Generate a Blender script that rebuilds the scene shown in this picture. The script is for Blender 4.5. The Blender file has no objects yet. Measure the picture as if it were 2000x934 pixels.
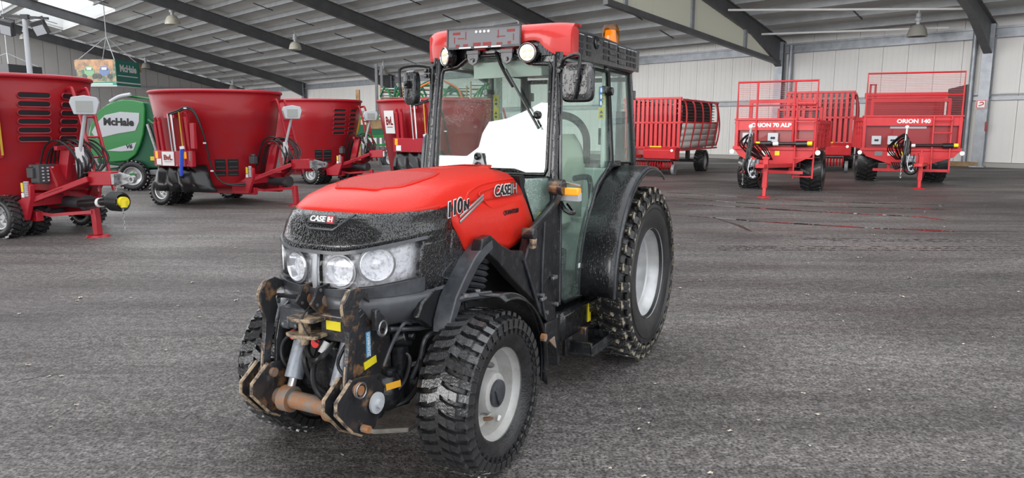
import bpy, bmesh, math, random
from mathutils import Vector, Matrix, Euler
random.seed(7)
PI = math.pi
SC = bpy.context.scene
COL = SC.collection
# ------------------------------------------------------------------ camera
cd = bpy.data.cameras.new('camera'); cam = bpy.data.objects.new('camera', cd); COL.objects.link(cam)
cd.sensor_width = 36.0; cd.lens = 36.0 * 1406.4 / 2000; cd.clip_end = 400; cd.clip_start = 0.05
p_, r_ = 0.152, 0.0018
F_ = Vector((0, math.cos(p_), -math.sin(p_))); U_ = Vector((0, math.sin(p_), math.cos(p_))); R_ = Vector((1, 0, 0))
R2 = R_ * math.cos(r_) + U_ * math.sin(r_); U2 = U_ * math.cos(r_) - R_ * math.sin(r_)
mw = Matrix((R2, U2, -F_)).transposed().to_4x4(); mw.translation = Vector((0, 0, 1.7141))
cam.matrix_world = mw
SC.camera = cam
# ------------------------------------------------------------------ world, light, exposure
w = bpy.data.worlds.new('overcast'); SC.world = w; w.use_nodes = True
nt = w.node_tree; bg = nt.nodes['Background']
tc = nt.nodes.new('ShaderNodeTexCoord'); nz = nt.nodes.new('ShaderNodeTexNoise'); nz.inputs['Scale'].default_value = 2.2; nz.inputs['Detail'].default_value = 4
cr = nt.nodes.new('ShaderNodeValToRGB'); cr.color_ramp.elements[0].color = (.80, .86, .93, 1); cr.color_ramp.elements[1].color = (1, 1, 1, 1)
cr.color_ramp.elements[0].position = .35; cr.color_ramp.elements[1].position = .65
nt.links.new(tc.outputs['Generated'], nz.inputs['Vector']); nt.links.new(nz.outputs['Fac'], cr.inputs['Fac']); nt.links.new(cr.outputs['Color'], bg.inputs['Color'])
bg.inputs['Strength'].default_value = 1.5
def area(name, loc, aim, sx, sy, power, col=(1, 1, 1)):
    l = bpy.data.lights.new(name, 'AREA'); l.shape = 'RECTANGLE'; l.size = sx; l.size_y = sy; l.energy = power; l.color = col
    o = bpy.data.objects.new(name, l); COL.objects.link(o); o.location = loc
    o.rotation_euler = (Vector(aim) - Vector(loc)).to_track_quat('-Z', 'Y').to_euler(); return o
sun = bpy.data.lights.new('sun', 'SUN'); sun.energy = 2.0; sun.angle = math.radians(46); sun.color = (1, .98, .95)
so = bpy.data.objects.new('sun', sun); COL.objects.link(so)
so.rotation_euler = Vector((.70, .66, -.27)).to_track_quat('-Z', 'Y').to_euler()
SC.view_settings.view_transform = 'Standard'; SC.view_settings.look = 'None'; SC.view_settings.gamma = 1
SC.view_settings.exposure = 0.6; SC.view_settings.use_curve_mapping = False
# ------------------------------------------------------------------ helpers
def frame(pos, x, up):
    x = Vector(x).normalized(); up = Vector(up); z = x.cross(up).normalized(); y = z.cross(x).normalized()
    m = Matrix((x, y, z)).transposed().to_4x4(); m.translation = Vector(pos); return m
class G:
    def __init__(s): s.v = []; s.f = []
    def add(s, vs, fs):
        b = len(s.v); s.v += [tuple(q) for q in vs]; s.f += [tuple(b + i for i in f) for f in fs]; return s
    def box(s, c, d, m=None):
        hx, hy, hz = d[0] / 2, d[1] / 2, d[2] / 2
        vs = [Vector((x, y, z)) for x in (-hx, hx) for y in (-hy, hy) for z in (-hz, hz)]
        if m is not None: vs = [m.to_3x3() @ q for q in vs]
        c = Vector(c)
        return s.add([q + c for q in vs], [(0, 1, 3, 2), (4, 6, 7, 5), (0, 4, 5, 1), (2, 3, 7, 6), (0, 2, 6, 4), (1, 5, 7, 3)])
    def bar(s, a, b, wd, ht, up=(0, 0, 1)):
        a = Vector(a); b = Vector(b); d = b - a; m = frame((0, 0, 0), d, up)
        return s.box((a + b) / 2, (d.length, ht, wd), m)
    def cyl(s, a, b, r0, r1=None, n=14, cap=True):
        a = Vector(a); b = Vector(b); r1 = r0 if r1 is None else r1
        d = (b - a).normalized(); t = Vector((0, 0, 1)) if abs(d.z) < .9 else Vector((1, 0, 0)); p = d.cross(t).normalized(); q = d.cross(p)
        vs = [];
        for c, r in ((a, r0), (b, r1)):
            for i in range(n):
                an = 2 * PI * i / n; vs.append(c + (p * math.cos(an) + q * math.sin(an)) * r)
        fs = [(i, (i + 1) % n, n + (i + 1) % n, n + i) for i in range(n)]
        if cap: fs += [tuple(range(n - 1, -1, -1)), tuple(range(n, 2 * n))]
        return s.add(vs, fs)
    def tube(s, pts, r, n=8, smooth=True, closed=False):
        P = [Vector(q) for q in pts]
        if smooth and len(P) > 2:
            Q = []; L = len(P)
            for i in range(L if closed else L - 1):
                p1, p2 = P[i], P[(i + 1) % L]; p0 = P[i - 1] if (i > 0 or closed) else p1; p3 = P[(i + 2) % L] if (i + 2 < L or closed) else p2
                for k in range(5):
                    t = k / 5; Q.append(.5 * ((2 * p1) + (p2 - p0) * t + (2 * p0 - 5 * p1 + 4 * p2 - p3) * t * t + (3 * p1 - p0 - 3 * p2 + p3) * t ** 3))
            if not closed: Q.append(P[-1])
            P = Q
        L = len(P); vs = []; prev = None
        for i, c in enumerate(P):
            if closed: d = P[(i + 1) % L] - P[i - 1]
            else: d = P[min(i + 1, L - 1)] - P[max(i - 1, 0)]
            d = d.normalized() if d.length > 1e-9 else Vector((0, 0, 1))
            if prev is None:
                t = Vector((0, 0, 1)) if abs(d.z) < .9 else Vector((1, 0, 0)); p = d.cross(t).normalized()
            else:
                p = (prev - d * prev.dot(d)); p = p.normalized() if p.length > 1e-6 else d.orthogonal().normalized()
            prev = p; q = d.cross(p)
            for k in range(n):
                an = 2 * PI * k / n; vs.append(c + (p * math.cos(an) + q * math.sin(an)) * r)
        fs = []
        for i in range(L if closed else L - 1):
            j = (i + 1) % L
            for k in range(n): fs.append((i * n + k, i * n + (k + 1) % n, j * n + (k + 1) % n, j * n + k))
        if not closed: fs += [tuple(range(n - 1, -1, -1)), tuple(range((L - 1) * n, L * n))]
        return s.add(vs, fs)
    def prism(s, poly, axis, a, b):
        def pt(u, v, t): return {'y': (u, t, v), 'x': (t, u, v), 'z': (u, v, t)}[axis]
        n = len(poly); vs = [pt(u, v, a) for u, v in poly] + [pt(u, v, b) for u, v in poly]
        return s.add(vs, [tuple(range(n - 1, -1, -1)), tuple(range(n, 2 * n))] + [(i, (i + 1) % n, n + (i + 1) % n, n + i) for i in range(n)])
    def lathe(s, prof, c=(0, 0, 0), axis=(0, 0, 1), n=32, closed=False):
        ax = Vector(axis).normalized(); t = Vector((0, 0, 1)) if abs(ax.z) < .9 else Vector((1, 0, 0)); p = ax.cross(t).normalized(); q = ax.cross(p); c = Vector(c)
        vs = []
        for r, h in prof:
            for k in range(n):
                an = 2 * PI * k / n; vs.append(c + ax * h + (p * math.cos(an) + q * math.sin(an)) * r)
        m = len(prof); fs = []
        for i in range(m if closed else m - 1):
            j = (i + 1) % m
            for k in range(n): fs.append((i * n + k, i * n + (k + 1) % n, j * n + (k + 1) % n, j * n + k))
        return s.add(vs, fs)
    def grid(s, rows, closed=False):
        m = len(rows[0]); vs = [q for r in rows for q in r]; fs = []
        for i in range(len(rows) - 1):
            for k in range(m if closed else m - 1):
                fs.append((i * m + k, i * m + (k + 1) % m, (i + 1) * m + (k + 1) % m, (i + 1) * m + k))
        return s.add(vs, fs)
    def ball(s, c, r, n=12, sq=(1, 1, 1)):
        m = n // 2; rows = []
        for i in range(m + 1):
            th = PI * i / m; rows.append([(c[0] + r * sq[0] * math.sin(th) * math.cos(2 * PI * k / n), c[1] + r * sq[1] * math.sin(th) * math.sin(2 * PI * k / n), c[2] + r * sq[2] * math.cos(th)) for k in range(n)])
        return s.grid(rows, closed=True)
    def mesh(s, name, m=None, smooth=True, ang=35):
        me = bpy.data.meshes.new(name); me.from_pydata(s.v, [], s.f); me.validate(); me.update()
        bm = bmesh.new(); bm.from_mesh(me); bmesh.ops.recalc_face_normals(bm, faces=bm.faces); bm.to_mesh(me); bm.free()
        if smooth: me.shade_smooth(); me.set_sharp_from_angle(angle=math.radians(ang))
        if m: me.materials.append(m)
        return me
    def obj(s, name, m=None, parent=None, bevel=0, smooth=True, thick=0, loc=None, ang=35, mtx=None):
        o = bpy.data.objects.new(name, s.mesh(name, m, smooth, ang)); COL.objects.link(o)
        if parent: o.parent = parent
        if mtx is not None: o.matrix_local = mtx
        if loc: o.location = loc
        if thick:
            md = o.modifiers.new('thick', 'SOLIDIFY'); md.thickness = thick; md.offset = 0
        if bevel:
            md = o.modifiers.new('edge', 'BEVEL'); md.width = bevel; md.segments = 2; md.limit_method = 'ANGLE'; md.angle_limit = math.radians(40)
        return o
def inst(name, me, parent=None, mtx=None):
    o = bpy.data.objects.new(name, me); COL.objects.link(o)
    if parent: o.parent = parent
    if mtx is not None: o.matrix_local = mtx
    return o
def empty(name, loc, rz=0):
    o = bpy.data.objects.new(name, None); o.empty_display_size = .2; COL.objects.link(o); o.location = loc; o.rotation_euler = (0, 0, rz); return o
def tag(o, label=None, cat=None, group=None, kind=None):
    if label: o['label'] = label
    if cat: o['category'] = cat
    if group: o['group'] = group
    if kind: o['kind'] = kind
    return o
def text(s, size, m, parent, mtx, name='lettering', ext=.002, bold=0.0, shear=0, sx=1.0):
    c = bpy.data.curves.new(name, 'FONT'); c.body = s; c.size = size; c.extrude = ext; c.offset = bold; c.shear = shear; c.align_x = 'CENTER'; c.align_y = 'CENTER'; c.resolution_u = 4
    t = bpy.data.objects.new(name, c); COL.objects.link(t)
    me = bpy.data.meshes.new_from_object(t.evaluated_get(bpy.context.evaluated_depsgraph_get()))
    COL.objects.unlink(t); bpy.data.objects.remove(t)
    me.materials.clear(); me.materials.append(m); me.name = name
    return inst(name, me, parent, mtx @ Matrix.Diagonal((sx, 1, 1, 1)))
# ------------------------------------------------------------------ materials
def mat(name, col, rough=.5, metal=0, coat=0, col2=None, nscale=6, mix=(.4, .65), bump=0, bscale=40, spec=.5, emit=None, es=0, rvar=0):
    m = bpy.data.materials.new(name); m.use_nodes = True; n = m.node_tree; b = n.nodes['Principled BSDF']; L = n.links.new
    b.inputs['Base Color'].default_value = (*col, 1); b.inputs['Roughness'].default_value = rough; b.inputs['Metallic'].default_value = metal
    b.inputs['Coat Weight'].default_value = coat; b.inputs['Coat Roughness'].default_value = .06; b.inputs['Specular IOR Level'].default_value = spec
    if emit: b.inputs['Emission Color'].default_value = (*emit, 1); b.inputs['Emission Strength'].default_value = es
    tc = n.nodes.new('ShaderNodeTexCoord')
    if col2 is not None:
        z = n.nodes.new('ShaderNodeTexNoise'); z.inputs['Scale'].default_value = nscale; z.inputs['Detail'].default_value = 6; z.inputs['Roughness'].default_value = .65
        r = n.nodes.new('ShaderNodeValToRGB'); r.color_ramp.elements[0].position = mix[0]; r.color_ramp.elements[1].position = mix[1]
        r.color_ramp.elements[0].color = (*col, 1); r.color_ramp.elements[1].color = (*col2, 1)
        L(tc.outputs['Object'], z.inputs['Vector']); L(z.outputs['Fac'], r.inputs['Fac']); L(r.outputs['Color'], b.inputs['Base Color'])
        if rvar:
            mr = n.nodes.new('ShaderNodeMapRange'); mr.inputs['To Min'].default_value = max(0, rough - rvar); mr.inputs['To Max'].default_value = rough + rvar
            L(z.outputs['Fac'], mr.inputs['Value']); L(mr.outputs['Result'], b.inputs['Roughness'])
    if bump:
        z2 = n.nodes.new('ShaderNodeTexNoise'); z2.inputs['Scale'].default_value = bscale; z2.inputs['Detail'].default_value = 3
        bp = n.nodes.new('ShaderNodeBump'); bp.inputs['Strength'].default_value = bump; bp.inputs['Distance'].default_value = .01
        L(tc.outputs['Object'], z2.inputs['Vector']); L(z2.outputs['Fac'], bp.inputs['Height']); L(bp.outputs['Normal'], b.inputs['Normal'])
    return m
def wet(m, scale=90, strength=.5, zs=.45, thr=.58):
    """rain drops and runs standing on a surface: fine relief and gloss"""
    n = m.node_tree; b = n.nodes['Principled BSDF']; L = n.links.new
    tc = n.nodes.new('ShaderNodeTexCoord'); mp = n.nodes.new('ShaderNodeMapping'); mp.inputs['Scale'].default_value = (1, 1, zs)
    z = n.nodes.new('ShaderNodeTexNoise'); z.inputs['Scale'].default_value = scale; z.inputs['Detail'].default_value = 1.5
    r = n.nodes.new('ShaderNodeValToRGB'); r.color_ramp.elements[0].position = thr - .06; r.color_ramp.elements[1].position = thr + .04
    bp = n.nodes.new('ShaderNodeBump'); bp.inputs['Strength'].default_value = strength; bp.inputs['Distance'].default_value = .006
    L(tc.outputs['Object'], mp.inputs['Vector']); L(mp.outputs['Vector'], z.inputs['Vector']); L(z.outputs['Fac'], r.inputs['Fac'])
    L(r.outputs['Color'], bp.inputs['Height']); L(bp.outputs['Normal'], b.inputs['Normal']); L(bp.outputs['Normal'], b.inputs['Coat Normal'])
    return m
def glass(name, tint, gl=.12, drops=0, dscale=120, dirt_haze=0, ior=1.45):
    m = bpy.data.materials.new(name); m.use_nodes = True; n = m.node_tree; n.nodes.clear(); L = n.links.new
    o = n.nodes.new('ShaderNodeOutputMaterial'); tr = n.nodes.new('ShaderNodeBsdfTransparent'); tr.inputs['Color'].default_value = (*tint, 1)
    g = n.nodes.new('ShaderNodeBsdfGlossy'); g.inputs['Roughness'].default_value = .01; mx = n.nodes.new('ShaderNodeMixShader')
    lw = n.nodes.new('ShaderNodeLayerWeight'); lw.inputs['Blend'].default_value = .5; fr = n.nodes.new('ShaderNodeMath'); fr.operation = 'POWER'; fr.inputs[1].default_value = 5; L(lw.outputs['Facing'], fr.inputs[0])
    kk = n.nodes.new('ShaderNodeMath'); kk.operation = 'MULTIPLY'; kk.inputs[1].default_value = .8 if ior > 1.3 else .3; L(fr.outputs[0], kk.inputs[0])
    ad = n.nodes.new('ShaderNodeMath'); ad.operation = 'ADD'; ad.inputs[1].default_value = gl; ad.use_clamp = True
    L(kk.outputs[0], ad.inputs[0]); L(ad.outputs['Value'], mx.inputs['Fac']); L(tr.outputs['BSDF'], mx.inputs[1]); L(g.outputs['BSDF'], mx.inputs[2])
    last = mx
    if drops:
        tc = n.nodes.new('ShaderNodeTexCoord'); z = n.nodes.new('ShaderNodeTexVoronoi'); z.inputs['Scale'].default_value = dscale
        z3 = n.nodes.new('ShaderNodeTexNoise'); z3.inputs['Scale'].default_value = 6; z3.inputs['Detail'].default_value = 2
        r = n.nodes.new('ShaderNodeMath'); r.operation = 'LESS_THAN'; r.inputs[1].default_value = .22
        r2 = n.nodes.new('ShaderNodeMath'); r2.operation = 'GREATER_THAN'; r2.inputs[1].default_value = .5
        mu = n.nodes.new('ShaderNodeMath'); mu.operation = 'MULTIPLY'; mu2 = n.nodes.new('ShaderNodeMath'); mu2.operation = 'MULTIPLY'; mu2.inputs[1].default_value = drops
        L(tc.outputs['Object'], z.inputs['Vector']); L(tc.outputs['Object'], z3.inputs['Vector']); L(z.outputs['Distance'], r.inputs[0]); L(z3.outputs['Fac'], r2.inputs[0])
        L(r.outputs[0], mu.inputs[0]); L(r2.outputs[0], mu.inputs[1]); L(mu.outputs[0], mu2.inputs[0])
        d = n.nodes.new('ShaderNodeBsdfDiffuse'); d.inputs['Color'].default_value = (.75, .8, .8, 1); m2 = n.nodes.new('ShaderNodeMixShader')
        L(mu2.outputs[0], m2.inputs['Fac']); L(mx.outputs['Shader'], m2.inputs[1]); L(d.outputs['BSDF'], m2.inputs[2]); last = m2
    if dirt_haze:  # pale green film: splash dirt, and painted haze lightening the dark cab windows
        d = n.nodes.new('ShaderNodeBsdfDiffuse'); d.inputs['Color'].default_value = (.55, .70, .63, 1); m3 = n.nodes.new('ShaderNodeMixShader'); m3.inputs['Fac'].default_value = dirt_haze
        L(last.outputs['Shader'], m3.inputs[1]); L(d.outputs['BSDF'], m3.inputs[2]); last = m3
    L(last.outputs['Shader'], o.inputs['Surface']); return m
M = {}
M['hood'] = wet(mat('red_paint', (.70, .026, .015), .36, coat=.15, spec=.25), 70, .10, .4, .6)
M['roofred'] = mat('red_plastic', (.66, .03, .025), .38, coat=.35)
M['mixred'] = mat('crimson_paint', (.30, .0035, .008), .42, spec=.3, coat=.12, col2=(.28, .009, .017), nscale=3)
M['mixred2'] = mat('crimson_frame_paint', (.42, .010, .024), .42, coat=.15)
M['red'] = mat('signal_red_paint', (.55, .020, .026), .45, coat=.1, col2=(.60, .028, .034), nscale=4)
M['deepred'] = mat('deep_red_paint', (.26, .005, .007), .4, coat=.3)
M['black'] = wet(mat('black_plastic', (.008, .0085, .010), .24, coat=.35), 90, .22, .3, .6)
M['blackwet'] = wet(mat('wet_black_plastic', (.008, .0085, .010), .18, coat=.8), 130, 1.6, .45, .5)
M['graytrim'] = mat('grey_trim_plastic', (.035, .038, .045), .32, col2=(.075, .08, .09), nscale=9, coat=.2)
M['frameblk'] = mat('worn_black_steel', (.009, .010, .012), .3, coat=.2, col2=(.06, .063, .07), nscale=16, mix=(.52, .75), bump=.25, bscale=60)
M['rubber'] = mat('tyre_rubber', (.008, .008, .009), .36, col2=(.022, .022, .024), nscale=14, bump=.3, bscale=90, spec=.6)
M['tread'] = mat('tread_rubber', (.018, .0185, .020), .25, coat=.35, col2=(.09, .09, .095), nscale=30, mix=(.5, .8), bump=.3, bscale=80, spec=.8)
M['treadmud'] = mat('muddy_tread_rubber', (.022, .022, .024), .4, col2=(.42, .37, .27), nscale=20, mix=(.52, .62), bump=.4, bscale=70)
M['rim'] = mat('silver_rim', (.50, .51, .52), .34, metal=.35, col2=(.62, .62, .62), nscale=7)
M['rimdirty'] = mat('dusty_silver_rim', (.50, .50, .49), .45, metal=.15, col2=(.36, .34, .31), nscale=9, mix=(.45, .75))
M['skid'] = mat('muddy_plate', (.16, .145, .13), .5, col2=(.30, .27, .24), nscale=9, bump=.3)
M['chrome'] = mat('chrome', (.85, .86, .88), .12, metal=.7)
M['reflector'] = mat('lamp_reflector', (.92, .93, .95), .22, coat=.6, bump=.6, bscale=60, col2=(.55, .57, .60), nscale=45, mix=(.5, .62))
M['white'] = mat('white_paint', (.8, .8, .8), .5)
M['steel'] = mat('bare_steel', (.42, .43, .45), .32, metal=.8, col2=(.3, .29, .28), nscale=14)
M['cylinder'] = mat('worn_grey_cylinder', (.34, .37, .42), .35, metal=.2, col2=(.15, .13, .12), nscale=18, mix=(.5, .75))
M['rust'] = mat('rusty_steel', (.22, .20, .18), .6, col2=(.34, .15, .06), nscale=16, mix=(.4, .6), bump=.4, bscale=60)
M['rustblk'] = mat('rust_flecked_black_steel', (.028, .028, .031), .28, coat=.35, col2=(.26, .14, .065), nscale=12, mix=(.54, .68), bump=.3, bscale=50)
M['tan'] = mat('worn_tan_edge', (.42, .31, .20), .5, col2=(.06, .05, .05), nscale=24, mix=(.45, .6))
M['yellow'] = mat('yellow_sticker', (.80, .66, .02), .5)
M['orange'] = mat('amber_plastic', (.9, .30, .02), .2, coat=.5, emit=(.9, .3, .02), es=.0)
M['blue'] = mat('blue_sticker', (.02, .22, .6), .5)
M['bluehose'] = mat('blue_plastic', (.02, .07, .55), .4)
M['greenpaint'] = mat('green_paint', (.012, .20, .035), .35, coat=.4)
M['darkgreen'] = mat('dark_green_paint', (.006, .10, .045), .45)
M['teal'] = mat('teal_green_print', (.0, .19, .14), .5)
M['darkgrey'] = mat('dark_grey_paint', (.05, .05, .055), .5)
M['midgrey'] = mat('mid_grey_plastic', (.20, .205, .22), .45)
M['lightgrey'] = mat('light_grey_plastic', (.50, .52, .55), .45)
M['sheetwhite'] = mat('ribbed_silver_panel', (.55, .55, .52), .4, metal=.2)
M['decal'] = mat('decal_black', (.008, .008, .01), .4)
M['decalw'] = mat('decal_white', (.85, .85, .85), .4)
M['silverstripe'] = mat('silver_decal', (.45, .42, .42), .35, metal=.3)
M['seat'] = mat('greenish_seat_fabric', (.55, .60, .50), .8, bump=.2, bscale=80)
M['liner'] = mat('cab_liner', (.68, .76, .71), .7)
M['interior'] = mat('cab_dark_trim', (.012, .014, .014), .6)
M['hosem'] = mat('black_hose', (.012, .012, .013), .35)
M['wood'] = mat('timber', (.34, .22, .11), .7, col2=(.20, .12, .06), nscale=5)
M['rackorange'] = mat('orange_rack_beam', (.60, .13, .03), .5)
M['lampglass'] = mat('lamp_shade_acrylic', (.62, .60, .50), .25, col2=(.5, .48, .4))
M['lampoff'] = mat('lamp_shade_smoked', (.30, .29, .26), .3)
M['led'] = mat('led_lens', (.85, .85, .80), .12, metal=.3, bump=.4, bscale=120, emit=(1, .95, .8), es=.08)
M['glasswind'] = glass('windscreen_glass', (.93, .98, .96), .10, .45, 150)
M['glass'] = glass('green_tinted_glass', (.92, .985, .96), .035, .35, 150, .04)
M['sideglass'] = glass('splashed_glass', (.80, .90, .88), .10, .9, 90, .30)
M['glasslow'] = glass('dark_green_glass', (.55, .72, .66), .05, .2, 130)
M['lens'] = glass('clear_lens', (.97, .97, .98), .04, ior=1.15)
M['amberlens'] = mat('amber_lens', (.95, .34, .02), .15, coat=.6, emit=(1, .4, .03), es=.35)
M['photo'] = mat('printed_photo', (.35, .22, .12), .5, col2=(.05, .12, .08), nscale=2.2, mix=(.45, .55))
M['water'] = mat('standing_water', (.012, .010, .010), .04, spec=.8)
M['damp'] = mat('damp_asphalt', (.030, .028, .028), .35)
M['leafm'] = mat('pale_dry_leaf', (.55, .50, .42), .8)
# shed materials
M['sheet'] = mat('roof_sheet', (.72, .72, .69), .6, col2=(.80, .79, .76), nscale=.4)
M['purlin'] = mat('galvanised_purlin', (.33, .34, .35), .5, col2=(.42, .43, .44), nscale=1.2)
M['rafter'] = mat('grey_rafter_paint', (.095, .097, .102), .5, col2=(.125, .127, .132), nscale=1.5)
M['gable'] = mat('shaded_taupe_wall_sheet', (.36, .345, .33), .6, col2=(.40, .385, .37), nscale=.3)  # darker than the back wall: shade on the gable put into the colour
M['galv'] = mat('galvanised_steel', (.36, .38, .41), .45, metal=.35, col2=(.26, .28, .31), nscale=2.5)
M['translucent'] = bpy.data.materials.new('translucent_sheet')
def transl(m, col, f=.5):
    m.use_nodes = True; n = m.node_tree; n.nodes.clear(); L = n.links.new; o = n.nodes.new('ShaderNodeOutputMaterial')
    t = n.nodes.new('ShaderNodeBsdfTranslucent'); t.inputs['Color'].default_value = (*col, 1); d = n.nodes.new('ShaderNodeBsdfDiffuse'); d.inputs['Color'].default_value = (*col, 1)
    x = n.nodes.new('ShaderNodeMixShader'); x.inputs['Fac'].default_value = f; L(d.outputs['BSDF'], x.inputs[1]); L(t.outputs['BSDF'], x.inputs[2]); L(x.outputs['Shader'], o.inputs['Surface'])
transl(M['translucent'], (.94, .94, .82), .6)
M['skypane'] = bpy.data.materials.new('skylight_pane'); transl(M['skypane'], (.95, .97, .96), .85)
def wallmat(name, col, c2):
    m = mat(name, col, .55, col2=c2, nscale=.25); n = m.node_tree; b = n.nodes['Principled BSDF']; L = n.links.new
    tc = n.nodes.new('ShaderNodeTexCoord'); wv = n.nodes.new('ShaderNodeTexWave'); wv.wave_type = 'BANDS'; wv.bands_direction = 'X'; wv.inputs['Scale'].default_value = 1.6
    bp = n.nodes.new('ShaderNodeBump'); bp.inputs['Strength'].default_value = .12; bp.inputs['Distance'].default_value = .01
    L(tc.outputs['Object'], wv.inputs['Vector']); L(wv.outputs['Fac'], bp.inputs['Height']); L(bp.outputs['Normal'], b.inputs['Normal']); return m
M['wall'] = wallmat('pale_wall_sheet', (.68, .665, .645), (.72, .705, .69))
M['wallj'] = mat('wall_joint', (.52, .51, .50), .7)
def asphalt():
    m = bpy.data.materials.new('asphalt'); m.use_nodes = True; n = m.node_tree; b = n.nodes['Principled BSDF']; L = n.links.new
    tc = n.nodes.new('ShaderNodeTexCoord')
    def noise(sc, det, rot=0, s=(1, 1, 1)):
        mp = n.nodes.new('ShaderNodeMapping'); mp.inputs['Rotation'].default_value = (0, 0, rot); mp.inputs['Scale'].default_value = s
        z = n.nodes.new('ShaderNodeTexNoise'); z.inputs['Scale'].default_value = sc; z.inputs['Detail'].default_value = det; z.inputs['Roughness'].default_value = .6
        L(tc.outputs['Object'], mp.inputs['Vector']); L(mp.outputs['Vector'], z.inputs['Vector']); return z
    def ramp(z, p0, p1, c0, c1):
        r = n.nodes.new('ShaderNodeValToRGB'); r.color_ramp.elements[0].position = p0; r.color_ramp.elements[1].position = p1
        r.color_ramp.elements[0].color = (*c0, 1); r.color_ramp.elements[1].color = (*c1, 1); L(z.outputs['Fac'], r.inputs['Fac']); return r
    def mul(a, c, f=1.0):
        x = n.nodes.new('ShaderNodeMix'); x.data_type = 'RGBA'; x.blend_type = 'MULTIPLY'; x.inputs['Factor'].default_value = f
        L(a, x.inputs[6]); L(c, x.inputs[7]); return x.outputs[2]
    base = ramp(noise(.22, 5), .35, .68, (.085, .077, .075), (.17, .16, .155))
    streak = ramp(noise(.9, 5, .35, (.3, 1.2, 1)), .36, .66, (.72, .71, .71), (1.16, 1.16, 1.16))
    streak2 = ramp(noise(2.4, 4, -.5, (.2, 1.3, 1)), .4, .62, (.84, .84, .84), (1.1, 1.1, 1.1))
    grit = ramp(noise(55, 3), .34, .68, (.25, .25, .26), (2.3, 2.28, 2.24))
    grit2 = ramp(noise(16, 4), .38, .66, (.60, .60, .60), (1.4, 1.4, 1.4))
    c = mul(mul(mul(mul(base.outputs['Color'], streak.outputs['Color']), streak2.outputs['Color']), grit.outputs['Color']), grit2.outputs['Color'])
    L(c, b.inputs['Base Color'])
    rr = n.nodes.new('ShaderNodeMapRange'); rr.inputs['From Min'].default_value = .35; rr.inputs['From Max'].default_value = .65; rr.inputs['To Min'].default_value = .38; rr.inputs['To Max'].default_value = .8
    L(noise(.5, 4, .35, (.3, 1.4, 1)).outputs['Fac'], rr.inputs['Value']); L(rr.outputs['Result'], b.inputs['Roughness'])
    bp = n.nodes.new('ShaderNodeBump'); bp.inputs['Strength'].default_value = .9; bp.inputs['Distance'].default_value = .012
    L(noise(70, 3).outputs['Fac'], bp.inputs['Height']); L(bp.outputs['Normal'], b.inputs['Normal'])
    return m
M['asphalt'] = asphalt()
# ------------------------------------------------------------------ the shed
uu = Vector((.70091, -.71325, 0)); nn = Vector((.71325, .70091, 0)); DW = 39.0; H0 = 6.76; SL = .232
def RP(a, s, z): return uu * a + nn * (DW - s) + Vector((0, 0, z))
def roofz(s): return H0 + SL * s
g = G(); g.box((0, 0, -.1), (1, 1, .2)); v = []
fl = G(); fl.add([(-90, -60, -.2), (90, -60, -.2), (90, 110, -.2), (-90, 110, -.2), (-90, -60, 0), (90, -60, 0), (90, 110, 0), (-90, 110, 0)],
                 [(0, 3, 2, 1), (4, 5, 6, 7), (0, 1, 5, 4), (1, 2, 6, 5), (2, 3, 7, 6), (3, 0, 4, 7)])
floor = fl.obj('floor', M['asphalt'], smooth=False); tag(floor, kind='structure')
MW = Matrix((uu, nn, Vector((0, 0, 1)))).transposed().to_4x4(); MW.translation = nn * DW     # local x along wall, y out, z up
def local_empty(name, kind='structure'):
    o = bpy.data.objects.new(name, None); COL.objects.link(o); o.matrix_world = MW; o['kind'] = kind; return o
COLS = [-86, -71, -55, -42, -29.7, -18.55, -8.76, 1.5, 12]
wall = G(); wall.box((-36, .25, 3.3), (104, .1, 6.7)); wb_ = wall.obj('wall_back', M['wallj'], smooth=False); wb_.matrix_world = MW; tag(wb_, kind='structure')
pm = G(); pm.box((0, 0, 0), (1.155, .12, 3.0)); 
for k, xx in enumerate((-.42, -.14, .14, .42)): pm.box((xx, -.065, 0), (.05, .008, 3.0))
pm_lo = pm.mesh('wall_panel', M['wall'], smooth=False)
pm2 = G(); pm2.box((0, 0, 0), (1.155, .12, 3.55))
for k, xx in enumerate((-.42, -.14, .14, .42)): pm2.box((xx, -.065, 0), (.05, .008, 3.55))
pm_hi = pm2.mesh('wall_panel', M['wall'], smooth=False)
x = -86.5
while x < 13.5:
    inst('wall_panel', pm_lo, wb_, Matrix.Translation((x, .16, 1.72))); inst('wall_panel', pm_hi, wb_, Matrix.Translation((x, .16, 5.02))); x += 1.17
gd = G(); gd.box((-36, .02, 3.12), (102, .16, .16)).box((-36, -.02, 3.32), (102, .10, .05)); gd.obj('girt', M['galv'], wb_, smooth=False)
gd = G(); gd.box((-36, .05, .1), (102, .3, .2)); gd.obj('concrete_kerb', mat('concrete', (.35, .34, .32), .8), wb_, smooth=False)
gd = G(); gd.box((-36, -.02, 5.85), (102, .2, .10)).box((-36, 0, 6.05), (102, .1, .34)).box((-36, -.02, 6.25), (102, .2, .10)); gd.obj('eaves_beam', M['galv'], wb_, smooth=False)
cm = G(); cm.box((0, -.28, 3.2), (.42, .04, 6.4)).box((0, .08, 3.2), (.42, .04, 6.4)).box((0, -.1, 3.2), (.04, .34, 6.4)).box((0, -.1, .03), (.6, .6, .06))
for zz in (3.2, 5.9): cm.box((.12, -.1, zz), (.22, .32, .03)).box((-.12, -.1, zz), (.22, .32, .03))
cmm = cm.mesh('column', M['galv'], smooth=False)
for a in COLS: inst('column', cmm, wb_, Matrix.Translation((a, -.1, 0)))
# down pipe beside two of the columns
for a in (-18.0, -9.35):
    d = G(); d.cyl((a, -.15, 0), (a, -.15, 6.2), .11); d.obj('downpipe', M['galv'], wb_)
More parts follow.
